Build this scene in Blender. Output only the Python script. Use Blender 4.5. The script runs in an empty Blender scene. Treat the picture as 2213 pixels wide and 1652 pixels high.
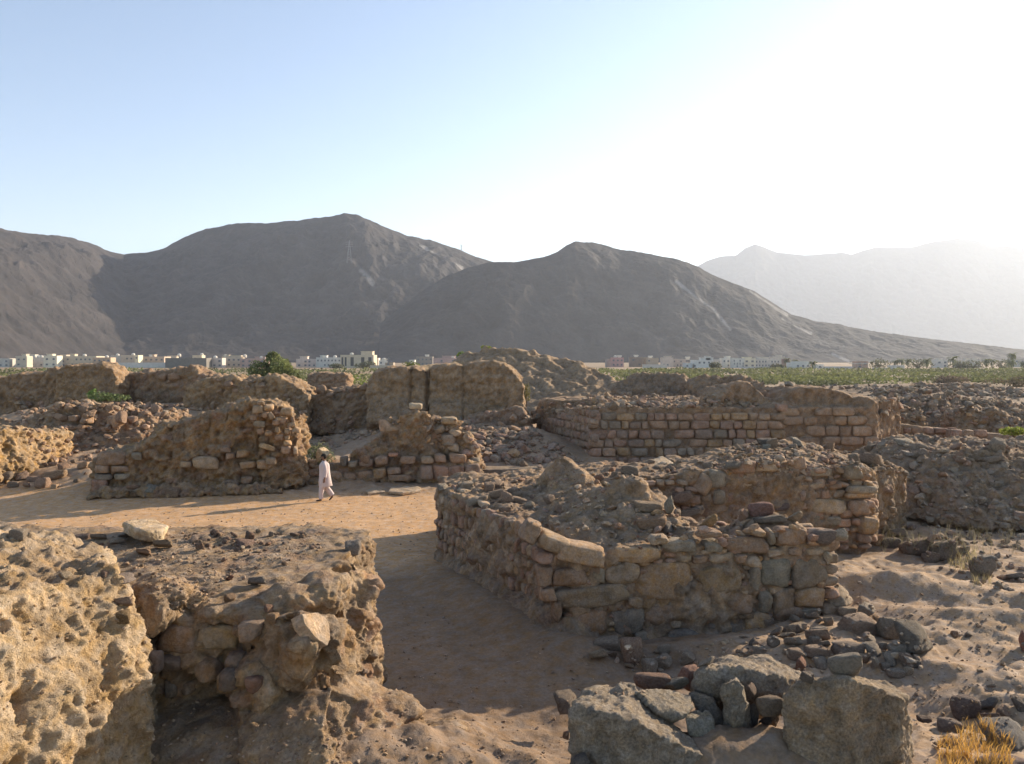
import bpy, bmesh, math, random
import numpy as np
from mathutils import Vector, Matrix, Euler

rnd = random.Random(7)
RN = np.random.RandomState(11)
C = bpy.context.scene.collection
sc = bpy.context.scene

# ---------------------------------------------------------------- camera, sky, sun
CAMZ, FP, UC, VH = 5.24, 1729.0, 1106.5, 778.0      # eye height, focal length / centre / horizon in picture units (2213 wide)
cam_d = bpy.data.cameras.new('camera'); cam = bpy.data.objects.new('camera', cam_d); C.objects.link(cam)
cam_d.sensor_width = 36; cam_d.lens = FP / 2213.0 * 36
cam_d.shift_y = -(826 - VH) / 2213.0
cam_d.clip_start = 0.1; cam_d.clip_end = 40000
cam.location = (0, 0, CAMZ); cam.rotation_euler = (math.radians(90), 0, 0)
sc.camera = cam

SUN_AZ = math.radians(53)      # right of the view direction
SUN_EL = math.radians(19.3)
S = Vector((math.sin(SUN_AZ) * math.cos(SUN_EL), math.cos(SUN_AZ) * math.cos(SUN_EL), math.sin(SUN_EL)))
w = bpy.data.worlds.new('World'); sc.world = w; w.use_nodes = True
nt = w.node_tree; bg = nt.nodes['Background']
sky = nt.nodes.new('ShaderNodeTexSky'); sky.sky_type = 'NISHITA'; sky.sun_disc = False
sky.sun_elevation = SUN_EL; sky.sun_rotation = SUN_AZ
sky.altitude = 1200; sky.air_density = 1.0; sky.dust_density = 0.55; sky.ozone_density = 1.0
nt.links.new(sky.outputs[0], bg.inputs[0]); bg.inputs[1].default_value = 0.098
sl = bpy.data.lights.new('sun', 'SUN'); sl.energy = 5.0; sl.angle = math.radians(0.53); sl.color = (1.0, 0.86, 0.66)
so = bpy.data.objects.new('sun', sl); C.objects.link(so)
so.rotation_euler = S.to_track_quat('Z', 'Y').to_euler(); so.location = (30, 30, 40)
sc.view_settings.view_transform = 'Standard'; sc.view_settings.look = 'None'
sc.view_settings.exposure = 1.25; sc.view_settings.gamma = 1
cy = sc.cycles
cy.use_denoising = True; cy.max_bounces = 6; cy.diffuse_bounces = 4; cy.glossy_bounces = 2
cy.transparent_max_bounces = 8; cy.volume_bounces = 1; cy.use_adaptive_sampling = True; cy.adaptive_threshold = 0.015
cy.caustics_reflective = False; cy.caustics_refractive = False

# ---------------------------------------------------------------- helpers
def U(u, v, Y):
    return np.array([(u - UC) / FP * Y, Y, CAMZ - (v - VH) / FP * Y])
def onplane(u, v, p0, p1):
    d = np.array([(u - UC) / FP, 1.0, -(v - VH) / FP])
    n = np.array([-(p1[1] - p0[1]), p1[0] - p0[0]])
    t = (n[0] * p0[0] + n[1] * p0[1]) / (n[0] * d[0] + n[1] * d[1])
    return np.array([0, 0, CAMZ]) + d * t
def _h(i, j, k, s):
    n = (i * 73856093) ^ (j * 19349663) ^ (k * 83492791) ^ (s * 668265263)
    n &= 0xffffffff
    n = ((n ^ (n >> 15)) * 2246822519) & 0xffffffff
    n = ((n ^ (n >> 13)) * 3266489917) & 0xffffffff
    return ((n ^ (n >> 16)) & 0xffffff) / 16777216.0
def pn(P, s=0):
    P = np.asarray(P, float); I = np.floor(P).astype(np.int64); f = P - I
    w_ = f * f * f * (f * (f * 6 - 15) + 10); r = 0
    for a in (0, 1):
        for b in (0, 1):
            for c in (0, 1):
                i, j, k = I[:, 0] + a, I[:, 1] + b, I[:, 2] + c
                g = ((_h(i, j, k, s) * 2 - 1) * (f[:, 0] - a) + (_h(i, j, k, s + 57) * 2 - 1) * (f[:, 1] - b) + (_h(i, j, k, s + 113) * 2 - 1) * (f[:, 2] - c))
                r = r + g * (w_[:, 0] if a else 1 - w_[:, 0]) * (w_[:, 1] if b else 1 - w_[:, 1]) * (w_[:, 2] if c else 1 - w_[:, 2])
    return r * 1.5
def fbm(P, o=4, s=0, lac=2.03, g=.5):
    r, a = 0, 1.0; P = np.array(P, float)
    for k in range(o):
        r = r + a * pn(P, s + k * 7); a *= g; P = P * lac + 3.7
    return r
def ridged(P, o=3, s=0):
    r, a = 0, 1.0; P = np.array(P, float)
    for k in range(o):
        r = r + a * (1 - 2 * np.abs(pn(P, s + k * 7))); a *= .5; P = P * 2.1 + 1.3
    return r / 1.75
def worley(P, s=0):
    P = np.asarray(P, float); I = np.floor(P).astype(np.int64); best = np.full(len(P), 9.0); sec = best.copy(); idv = np.zeros(len(P))
    for a in (-1, 0, 1):
        for b in (-1, 0, 1):
            for c in (-1, 0, 1):
                i, j, k = I[:, 0] + a, I[:, 1] + b, I[:, 2] + c
                h1, h2, h3 = _h(i, j, k, s), _h(i, j, k, s + 5), _h(i, j, k, s + 9)
                d = (i + h1 - P[:, 0]) ** 2 + (j + h2 - P[:, 1]) ** 2 + (k + h3 - P[:, 2]) ** 2
                m = d < best
                sec = np.where(m, best, np.minimum(sec, d)); idv = np.where(m, h1 * .7 + h2 * .3, idv); best = np.where(m, d, best)
    return np.sqrt(best), np.sqrt(sec), idv
def sm(a, b, x):
    t = np.clip((x - a) / (b - a), 0, 1); return t * t * (3 - 2 * t)

def mk_mesh(name, V, F, tint=None, smooth=False):
    V = np.asarray(V, np.float32); F = np.asarray(F, np.int32); n = F.shape[1]
    me = bpy.data.meshes.new(name)
    me.vertices.add(len(V)); me.vertices.foreach_set('co', V.ravel())
    me.loops.add(F.size); me.loops.foreach_set('vertex_index', F.ravel())
    me.polygons.add(len(F)); me.polygons.foreach_set('loop_start', np.arange(0, F.size, n, dtype=np.int32))
    me.polygons.foreach_set('use_smooth', np.full(len(F), smooth))
    if tint is not None:
        a = me.color_attributes.new('tint', 'FLOAT_COLOR', 'POINT')
        t = np.ones((len(V), 4), np.float32); t[:, :3] = tint; a.data.foreach_set('color', t.ravel())
    me.update(calc_edges=True); me.validate()
    return me
def link(name, me, mat, parent=None, loc=None):
    o = bpy.data.objects.new(name, me); C.objects.link(o)
    if mat is not None and len(me.materials) == 0: me.materials.append(mat)
    if parent is not None: o.parent = parent
    if loc is not None: o.location = loc
    return o
def tag(o, label=None, cat=None, group=None, kind=None):
    if label: o['label'] = label
    if cat: o['category'] = cat
    if group: o['group'] = group
    if kind: o['kind'] = kind
    return o
def empty(name, loc, rz=0):
    o = bpy.data.objects.new(name, None); C.objects.link(o); o.location = loc; o.rotation_euler = (0, 0, rz); o.empty_display_size = .2
    return o
class Acc:
    def __init__(s): s.V = []; s.F = []; s.T = []; s.n = 0
    def add(s, V, F, t=(.3, .3, .3)):
        V = np.asarray(V, float); s.V.append(V); s.F.append(np.asarray(F) + s.n); s.n += len(V)
        T = np.empty((len(V), 3)); T[:] = t; s.T.append(T)
    def mesh(s, name, smooth=False):
        if len({f.shape[1] for f in s.F}) > 1: s.F = [f if f.shape[1] == 3 else np.vstack([f[:, [0, 1, 2]], f[:, [0, 2, 3]]]) for f in s.F]
        return mk_mesh(name, np.vstack(s.V), np.vstack(s.F), np.vstack(s.T), smooth)

def ico(sub):
    bm = bmesh.new(); bmesh.ops.create_icosphere(bm, subdivisions=sub, radius=1)
    V = np.array([v.co[:] for v in bm.verts]); F = np.array([[v.index for v in f.verts] for f in bm.faces]); bm.free()
    return V, F
ICO = {k: ico(k) for k in (1, 2, 3, 4, 5)}
BOXN = np.array([[1, 0, 0], [-1, 0, 0], [0, 1, 0], [0, -1, 0], [0, 0, 1], [0, 0, -1]], float)
def stone(sub=3, p=10, box=1.0, rs=None, rough=.05, jit=.12, cuts=7, seed=0):
    """unit stone: rounded convex body from jittered box planes and random cuts"""
    r = rs or RN; D, F = ICO[sub]
    N = BOXN + r.uniform(-jit, jit, (6, 3)); d = np.full(6, 1.0) * r.uniform(.88, 1.05, 6)
    Nc = r.normal(size=(cuts, 3)); Nc /= np.linalg.norm(Nc, axis=1)[:, None]
    N = np.vstack([N * box, Nc]) if box > 0 else Nc
    N = N / np.linalg.norm(N, axis=1)[:, None]
    dd = np.concatenate([d, r.uniform(.95, 1.25, cuts)]) if box > 0 else r.uniform(.8, 1.0, cuts)
    q = np.maximum(D @ N.T, 0) / dd
    rad = 1 / np.maximum((q ** p).sum(1) ** (1 / p), .35)
    V = D * rad[:, None]
    off = r.uniform(0, 50, 3)
    V *= (1 + rough * fbm(V * 1.6 + off, 3) + rough * .5 * fbm(V * 6 + off, 2))[:, None]
    return V, F

# ---------------------------------------------------------------- materials
def nd(nt, t, **k):
    n = nt.nodes.new(t)
    for a, b in k.items(): setattr(n, a, b)
    return n
def rocky(name, src='attr', scale=1.0, bump=.03, amp=(.55, 1.10), fine=1.0, world=True, rough=.95, con=1.0, warmth=(1.10, .97, .85)):
    m = bpy.data.materials.new(name); m.use_nodes = True; nt = m.node_tree; L = nt.links
    b = nt.nodes['Principled BSDF']; b.inputs['Roughness'].default_value = rough
    b.inputs['Specular IOR Level'].default_value = .2
    tc = nd(nt, 'ShaderNodeNewGeometry') if world else nd(nt, 'ShaderNodeTexCoord')
    co = tc.outputs['Position'] if world else tc.outputs['Object']
    if src == 'attr': s_ = nd(nt, 'ShaderNodeAttribute', attribute_name='tint').outputs['Color']
    else: s_ = nd(nt, 'ShaderNodeObjectInfo').outputs['Color']
    def noise(sc_, det, r_=.6):
        n = nd(nt, 'ShaderNodeTexNoise'); n.inputs['Scale'].default_value = sc_; n.inputs['Detail'].default_value = det
        n.inputs['Roughness'].default_value = r_; L.new(co, n.inputs['Vector']); return n
    n1 = noise(2.2 * scale, 6, .62); n2 = noise(17 * scale, 5, .7); n3 = noise(70 * scale, 3, .7)
    ma = nd(nt, 'ShaderNodeMapRange'); ma.inputs[1].default_value = .3; ma.inputs[2].default_value = .7
    ma.inputs[3].default_value = amp[0]; ma.inputs[4].default_value = amp[1]; L.new(n1.outputs[0], ma.inputs[0])
    mb = nd(nt, 'ShaderNodeMapRange'); mb.inputs[1].default_value = .3; mb.inputs[2].default_value = .7
    mb.inputs[3].default_value = 1 - .28 * con; mb.inputs[4].default_value = 1 + .25 * con; L.new(n2.outputs[0], mb.inputs[0])
    mu = nd(nt, 'ShaderNodeMath', operation='MULTIPLY'); L.new(ma.outputs[0], mu.inputs[0]); L.new(mb.outputs[0], mu.inputs[1])
    vm = nd(nt, 'ShaderNodeVectorMath', operation='SCALE'); L.new(s_, vm.inputs[0]); L.new(mu.outputs[0], vm.inputs['Scale'])
    # hue drift
    hs = nd(nt, 'ShaderNodeHueSaturation'); wm = nd(nt, 'ShaderNodeVectorMath', operation='MULTIPLY'); wm.inputs[1].default_value = warmth; L.new(vm.outputs[0], wm.inputs[0]); L.new(wm.outputs[0], hs.inputs['Color'])
    mh = nd(nt, 'ShaderNodeMapRange'); mh.inputs[1].default_value = .3; mh.inputs[2].default_value = .7; mh.inputs[3].default_value = .75; mh.inputs[4].default_value = 1.2
    n4 = noise(5 * scale, 3); L.new(n4.outputs[0], mh.inputs[0]); L.new(mh.outputs[0], hs.inputs['Saturation'])
    L.new(hs.outputs[0], b.inputs['Base Color'])
    add = nd(nt, 'ShaderNodeMath', operation='MULTIPLY_ADD'); L.new(n3.outputs[0], add.inputs[0]); add.inputs[1].default_value = .35 * fine; L.new(n2.outputs[0], add.inputs[2])
    bp = nd(nt, 'ShaderNodeBump'); bp.inputs['Strength'].default_value = .9; bp.inputs['Distance'].default_value = bump
    L.new(add.outputs[0], bp.inputs['Height']); L.new(bp.outputs[0], b.inputs['Normal'])
    return m
M_GROUND = rocky('ground', bump=.018, scale=1.0, amp=(.68, .98), con=.7)
M_MUD = rocky('mud', bump=.085, scale=1.2, fine=1.4)
M_ROCK = rocky('stone_tinted', bump=.03, scale=1.6)
M_BOULD = rocky('boulder_stone', bump=.06, scale=2.0, fine=2.0, warmth=(1.04, .98, .90), amp=(.72, 1.25), con=1.7)
M_LOOSE = rocky('loose_stone', src='obj', bump=.05, scale=2.2, world=False)
M_FAR = rocky('far_rubble', bump=.15, scale=.35)
def plain(name, col, rough=.8, noise=0, sc_=3.0, metal=0):
    m = bpy.data.materials.new(name); m.use_nodes = True; nt = m.node_tree; b = nt.nodes['Principled BSDF']
    b.inputs['Base Color'].default_value = (*col, 1); b.inputs['Roughness'].default_value = rough; b.inputs['Specular IOR Level'].default_value = .25
    if noise:
        n = nd(nt, 'ShaderNodeTexNoise'); n.inputs['Scale'].default_value = sc_; n.inputs['Detail'].default_value = 5
        g = nd(nt, 'ShaderNodeNewGeometry'); nt.links.new(g.outputs['Position'], n.inputs['Vector'])
        mr = nd(nt, 'ShaderNodeMapRange'); mr.inputs[1].default_value = .3; mr.inputs[2].default_value = .7; mr.inputs[3].default_value = 1 - noise; mr.inputs[4].default_value = 1 + noise
        nt.links.new(n.outputs[0], mr.inputs[0]); v = nd(nt, 'ShaderNodeVectorMath', operation='SCALE'); v.inputs[0].default_value = col
        nt.links.new(mr.outputs[0], v.inputs['Scale']); nt.links.new(v.outputs[0], b.inputs['Base Color'])
    return m
def leafmat(name):
    m = bpy.data.materials.new(name); m.use_nodes = True; nt = m.node_tree; b = nt.nodes['Principled BSDF']
    a = nd(nt, 'ShaderNodeAttribute', attribute_name='tint'); nt.links.new(a.outputs['Color'], b.inputs['Base Color'])
    b.inputs['Roughness'].default_value = .7; b.inputs['Specular IOR Level'].default_value = .2
    t = nd(nt, 'ShaderNodeBsdfTranslucent'); nt.links.new(a.outputs['Color'], t.inputs[0])
    mx = nd(nt, 'ShaderNodeMixShader'); mx.inputs[0].default_value = .4
    nt.links.new(b.outputs[0], mx.inputs[1]); nt.links.new(t.outputs[0], mx.inputs[2]); nt.links.new(mx.outputs[0], nt.nodes['Material Output'].inputs[0])
    return m
M_LEAF = leafmat('leaf')
SAND = np.array([.60, .40, .225]); PALE = np.array([.50, .385, .245]); EARTH = np.array([.345, .255, .175]); DARKE = np.array([.27, .21, .16])
STONES = [(.31, .215, .15), (.36, .235, .175), (.28, .235, .185), (.40, .27, .155), (.25, .21, .17), (.33, .255, .19), (.38, .30, .22), (.30, .20, .165)]
GREYS = [(.27, .235, .19), (.31, .265, .21), (.25, .21, .17), (.33, .26, .20), (.29, .21, .165)]
STONES = [tuple(np.array(c) * .80 + np.array([.39, .30, .21]) * .26) for c in STONES]; GREYS = [tuple(np.array(c) * .85 + np.array([.39, .30, .21]) * .2) for c in GREYS]
PINKS = [(.37, .25, .19), (.34, .235, .18), (.40, .28, .20), (.33, .25, .20), (.36, .27, .20)]

# ---------------------------------------------------------------- ground
BUMPS = [  # cx, cy, rx, ry, rot deg, height, power
    (-4.4, 8.2, 2.9, 2.6, 0, .75, 1.5), (-1.7, 9.9, 1.5, 1.5, -35, .42, 1.2), (-.3, 9.6, 2.4, .9, 8, .22, 1.2),
    (2.4, 8.3, 2.4, 1.5, 0, .62, 1.5), (5.0, 9.0, 1.6, 1.6, 0, .42, 1.2),
    (9, 13.5, 4.2, 5.5, 0, .36, 2), (7.6, 17.3, 2.8, .7, -22, .42, 1), (9.3, 14.6, 2.2, .55, -25, .28, 1), (6.7, 12.6, .5, 1.8, 60, .10, 1),
    (4.3, 13.9, 2.4, 1.0, -5, .22, 1.3), (-.7, 17.3, 3.8, .75, -62, .3, 1), (1.8, 14.0, 1.6, .6, 0, .16, 1),
    (-17.5, 36, 6, 4.5, 0, 1.1, 1.5), (-23, 49, 10, 9, 0, 2.4, 2.5), (-4, 50, 7, 8.5, 0, 1.6, 2), (-3, 41, 6, 4, 0, .7, 1.3),
    (2.0, 43, 3.5, 3.5, 0, .7, 1.3), (14, 34, 10, 3.0, 0, .3, 1.4), (18, 57, 15, 6.5, 0, 1.4, 2), (38, 74, 22, 19, 0, 1.9, 2.5), (-8, 36, 4.5, 3, 0, .6, 1.4),
    (16, 66, 12, 7, 0, 1.4, 1.6), (2.4, 9.35, 1.25, .75, 0, .40, 1.5), (2.2, 8.6, 2.0, .6, 0, .2, 1), (44, 82, 18, 8, 0, .9, 1.3),
]
def ground_z(x, y):
    z = np.zeros_like(x, float)
    for cx, cy_, rx, ry, a, h, p in BUMPS:
        c, s = math.cos(math.radians(a)), math.sin(math.radians(a))
        dx, dy = x - cx, y - cy_
        r2 = ((dx * c + dy * s) / rx) ** 2 + ((-dx * s + dy * c) / ry) ** 2
        z += h * np.exp(-(r2 ** p))
    return z
def rough_w(x, y):
    """0 on the swept plaza and alley, 1 in rubble country"""
    pl = sm(1.0, -1.5, x - (1.5 - .0 * y)) * sm(11.0, 13.0, y) * sm(32.5, 30.5, y)
    far = sm(95, 140, y)
    return 1 - np.maximum(pl * .88, far * .7)
tt = np.concatenate([-.72 - np.geomspace(.02, 7.3, 34)[::-1], np.linspace(-.72, .72, 620), .72 + np.geomspace(.02, 7.3, 34)])
ys = [-4.5]
while ys[-1] < 9400:
    y_ = ys[-1]; ys.append(y_ + (y_ + 6.0) * (.0036 if y_ < 34 else .0058 if y_ < 100 else .012 if y_ < 700 else .05))
ys = np.array(ys)
X = np.clip(tt[None, :] * (ys[:, None] + 6.0), -8600, 8600); Y = np.repeat(ys[:, None], len(tt), 1)
x, y = X.ravel(), Y.ravel()
P3 = np.stack([x, y, np.zeros_like(x)], 1)
near = y < 160
rw = rough_w(x, y); zg = ground_z(x, y)
n1 = np.zeros(len(x)); n2 = n1.copy(); n3 = n1.copy(); n4 = n1.copy()
Pn = P3[near]
n1[near] = fbm(Pn * .55, 4, 1); n2[near] = fbm(Pn * 2.6, 4, 5) * (.5 + sm(-.3, .4, n1[near])); n3[near] = ridged(Pn * 6, 2, 9)
nn = y < 36; n4[nn] = fbm(P3[nn] * 13, 2, 33)
n5 = np.zeros(len(x)); n5[nn] = sm(.2, .6, fbm(P3[nn] * .35, 2, 71)) * np.maximum(fbm(P3[nn] * 9, 2, 73), 0)
rw_l = 0
zg = zg + n1 * .13 * rw + n1 * .012 + n2 * (.004 + .04 * rw) + n3 * .014 * rw + n4 * (.004 + .013 * rw) + n5 * .03
EARTH2 = np.array([.36, .27, .19])
tint = EARTH2 * (1 - 0 * rw[:, None]) + (SAND - EARTH2) * (1 - rw[:, None])
mix = np.clip(.5 + n1 * 1.3, 0, 1)[:, None] * rw[:, None]
tint = tint * (1 - .5 * mix) + np.array([.42, .325, .23]) * .5 * mix
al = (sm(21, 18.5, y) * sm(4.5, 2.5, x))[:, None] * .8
tint = tint * (1 - al) + np.array([.215, .162, .118]) * al  # dark alley earth, with extra shade put into the tint to deepen its shadow
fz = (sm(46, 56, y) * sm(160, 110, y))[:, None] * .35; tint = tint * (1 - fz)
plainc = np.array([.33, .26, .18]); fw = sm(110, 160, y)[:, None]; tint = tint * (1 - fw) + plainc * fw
nc = len(tt); ii = np.arange(len(ys) - 1)[:, None] * nc + np.arange(nc - 1)[None, :]; ii = ii.ravel()
Fg = np.stack([ii, ii + 1, ii + nc + 1, ii + nc], 1)
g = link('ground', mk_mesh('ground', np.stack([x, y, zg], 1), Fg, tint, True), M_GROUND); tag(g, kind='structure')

# ---------------------------------------------------------------- mountains
def terrain_range(name, ridge, yr, yb, seed, tintf, hi=5, cols=520, rows=150, back=1.5, amp=1.0, pw=1.15, wob=.0):
    us = np.linspace(ridge[0][0], ridge[-1][0], cols)
    vr = np.interp(us, [r[0] for r in ridge], [r[1] for r in ridge])
    Yr = np.interp(us, [r[0] for r in yr], [r[1] for r in yr]); Yb = np.interp(us, [r[0] for r in yb], [r[1] for r in yb])
    s = np.concatenate([np.linspace(0, 1, rows), np.linspace(1, back, 24)[1:]])
    Uu, Sg = np.meshgrid(us, s); Yg = Yb[None, :] + Sg * (Yr - Yb)[None, :]
    Xg = (Uu - UC) / FP * Yg; zr = (VH - vr)[None, :] / FP * Yr[None, :] + CAMZ
    P = np.stack([Xg.ravel(), Yg.ravel(), np.zeros(Xg.size)], 1) / 1000.0
    sp = (ridged(P * np.array([3.4, 2.0, 1]), 4, seed)).reshape(Xg.shape)
    fine = fbm(P * 16, 5, seed + 3).reshape(Xg.shape)
    rk = ridged(P * 34, 3, seed + 5).reshape(Xg.shape)
    env = np.clip(Sg, 0, 1) * np.clip((1.02 - Sg) * 3.2, 0, 1)
    sh = np.clip(Sg + .15 * (sp - .35) * env * 1.6 * amp, 0, 1)
    f = sh ** pw
    f = np.where(Sg > 1, 1 - (Sg - 1) * 1.4, f)
    Z = zr * f + (fine * 9 * amp + rk * 5 * (0 if amp < .3 else 1)) * np.clip(Sg * 4, 0, 1) * np.clip(.10 + np.abs(1 - Sg) * 5, 0, 1) * zr / 330 + fine * 1.2 + rk * 1.5 * np.clip(Sg * 4, 0, 1) * (0 if amp < .3 else 1)
    Z = np.where(Sg < .02, -3, Z)
    V = np.stack([Xg.ravel(), Yg.ravel(), Z.ravel()], 1)
    T = tintf(V, fine.ravel(), rk.ravel())
    n = cols; i = (np.arange(len(s) - 1)[:, None] * n + np.arange(n - 1)[None, :]).ravel()
    F = np.stack([i, i + 1, i + n + 1, i + n], 1)
    o = link(name, mk_mesh(name, V, F, T, False), M_MTN); tag(o, kind='structure'); return o
M_MTN = rocky('mountain_rock', bump=1.0, scale=.012, fine=1.0, amp=(.7, 1.2), warmth=(1, 1, 1))
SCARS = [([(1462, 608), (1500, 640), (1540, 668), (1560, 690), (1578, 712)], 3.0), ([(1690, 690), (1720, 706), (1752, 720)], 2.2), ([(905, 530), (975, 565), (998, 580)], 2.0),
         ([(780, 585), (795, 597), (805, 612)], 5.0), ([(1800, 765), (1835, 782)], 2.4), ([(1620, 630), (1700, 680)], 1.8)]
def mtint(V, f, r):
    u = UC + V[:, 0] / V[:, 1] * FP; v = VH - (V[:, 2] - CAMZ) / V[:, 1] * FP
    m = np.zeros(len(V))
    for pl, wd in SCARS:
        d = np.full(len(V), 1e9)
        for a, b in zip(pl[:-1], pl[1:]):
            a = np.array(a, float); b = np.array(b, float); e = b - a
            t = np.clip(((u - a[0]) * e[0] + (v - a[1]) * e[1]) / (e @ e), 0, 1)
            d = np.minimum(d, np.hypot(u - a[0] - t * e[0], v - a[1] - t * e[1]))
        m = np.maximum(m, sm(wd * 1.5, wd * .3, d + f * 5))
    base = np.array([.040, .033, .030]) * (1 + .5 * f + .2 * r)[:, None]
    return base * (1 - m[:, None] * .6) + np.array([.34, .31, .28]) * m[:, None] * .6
RA = [(-520, 470), (-200, 478), (-80, 488), (0, 496), (40, 502), (80, 507), (120, 509), (160, 517), (200, 529), (240, 545), (268, 552), (320, 547), (350, 540), (380, 524), (420, 506), (450, 495),
      (470, 492), (490, 486), (540, 482), (580, 484), (640, 478), (700, 472), (745, 464), (770, 467), (800, 478), (830, 492), (880, 510), (930, 520), (980, 536), (1030, 556), (1066, 567), (1100, 580), (1160, 610), (1300, 640)]
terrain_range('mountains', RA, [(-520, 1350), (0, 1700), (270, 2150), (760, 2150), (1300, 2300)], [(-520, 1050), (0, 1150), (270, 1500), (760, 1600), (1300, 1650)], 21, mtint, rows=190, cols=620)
RB = [(820, 700), (900, 640), (960, 600), (1010, 580), (1060, 569), (1090, 566), (1110, 568), (1140, 564), (1180, 555), (1205, 545), (1225, 532), (1243, 524), (1280, 525), (1310, 531), (1340, 541), (1375, 545), (1420, 553), (1460, 559), (1500, 574),
      (1540, 596), (1580, 612), (1630, 630), (1680, 662), (1710, 680), (1760, 695), (1820, 704), (1880, 716), (1960, 727), (2040, 738), (2100, 743), (2160, 750), (2213, 757), (2300, 764), (2500, 776)]
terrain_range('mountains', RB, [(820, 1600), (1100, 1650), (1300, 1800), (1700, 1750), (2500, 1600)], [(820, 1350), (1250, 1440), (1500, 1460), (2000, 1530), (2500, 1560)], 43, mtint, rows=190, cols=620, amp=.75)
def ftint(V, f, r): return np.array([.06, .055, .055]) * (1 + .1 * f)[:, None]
RC = [(1200, 640), (1400, 600), (1505, 577), (1530, 563), (1560, 554), (1590, 553), (1610, 537), (1632, 528), (1650, 534), (1680, 546), (1740, 552), (1800, 548), (1820, 546), (1840, 551), (1865, 542), (1890, 535), (1920, 536), (1975, 534), (2010, 524), (2070, 516), (2110, 520), (2140, 532), (2213, 534), (2400, 528), (2700, 560)]
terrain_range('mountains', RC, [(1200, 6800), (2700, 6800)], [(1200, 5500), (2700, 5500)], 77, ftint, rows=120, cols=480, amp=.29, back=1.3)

# ---------------------------------------------------------------- ruins: hulls -> voxel remesh -> displacement
def hull(pts):
    bm = bmesh.new()
    for p in pts: bm.verts.new(p)
    bmesh.ops.convex_hull(bm, input=bm.verts)
    loose = [v for v in bm.verts if not v.link_faces]
    for v in loose: bm.verts.remove(v)
    bmesh.ops.triangulate(bm, faces=bm.faces[:])
    bm.verts.index_update()
    V = np.array([v.co[:] for v in bm.verts]); F = np.array([[v.index for v in f.verts] for f in bm.faces]); bm.free()
    return V, F
def run(st, t, zb, batter=.15, bt=None, dz=0.0):
    """wall run along stations (u, v_top, Y); t thickness away from the camera; zb base"""
    out = []; P = [U(*s) for s in st]
    for a, b in zip(P[:-1], P[1:]):
        d = (b - a)[:2]; ln = np.hypot(*d); n = np.array([-d[1], d[0]]) / max(ln, 1e-6)
        if n[1] < 0 or (abs(n[1]) < .2 and n[0] < 0): n = -n
        pts = []; ex = np.array([*(d / max(ln, 1e-6) * .02), 0])
        for q, e in ((a, -ex), (b, ex)):
            q = q + e; bk = q + np.array([*(n * t), dz])
            pts += [q, bk, [q[0] - n[0] * batter, q[1] - n[1] * batter, zb], [bk[0] + n[0] * batter, bk[1] + n[1] * batter, zb]]
        out.append(hull(pts))
    return out
def prism(tops, zb, flare=0.0):
    c = np.mean([p[:2] for p in tops], axis=0); pts = list(tops)
    for p in tops:
        d = p[:2] - c; d = d / max(np.hypot(*d), 1e-6)
        pts.append([p[0] + d[0] * flare, p[1] + d[1] * flare, zb])
    return hull(pts)
def blob(c, r, rz=0, sub=2):
    V, F = ICO[sub]; V = V * np.array(r); c_, s_ = math.cos(rz), math.sin(rz)
    V = np.stack([V[:, 0] * c_ - V[:, 1] * s_, V[:, 0] * s_ + V[:, 1] * c_, V[:, 2]], 1) + np.array(c); return V, F
def remesh(prims, vox, smooth_it=3):
    a = Acc()
    for V, F in prims: a.add(V, F)
    me = a.mesh('tmp'); o = bpy.data.objects.new('tmp', me); C.objects.link(o)
    m = o.modifiers.new('r', 'REMESH'); m.mode = 'VOXEL'; m.voxel_size = vox
    if smooth_it:
        s_ = o.modifiers.new('s', 'SMOOTH'); s_.iterations = smooth_it; s_.factor = .6
    dg = bpy.context.evaluated_depsgraph_get(); ev = o.evaluated_get(dg); em = ev.to_mesh()
    n = len(em.vertices); V = np.empty(n * 3, np.float32); em.vertices.foreach_get('co', V); N = np.empty(n * 3, np.float32); em.vertices.foreach_get('normal', N)
    em.calc_loop_triangles(); F = np.empty(len(em.loop_triangles) * 3, np.int32); em.loop_triangles.foreach_get('vertices', F)
    V = V.reshape(-1, 3).astype(float); N = N.reshape(-1, 3).astype(float); F = F.reshape(-1, 3)
    ev.to_mesh_clear(); bpy.data.objects.remove(o); bpy.data.meshes.remove(me)
    return V, N, F
def lay(cols, w_):  # blend of colours by weights
    r = 0
    for c, q in zip(cols, w_): r = r + np.array(c)[None, :] * q[:, None]
    return r
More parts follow.
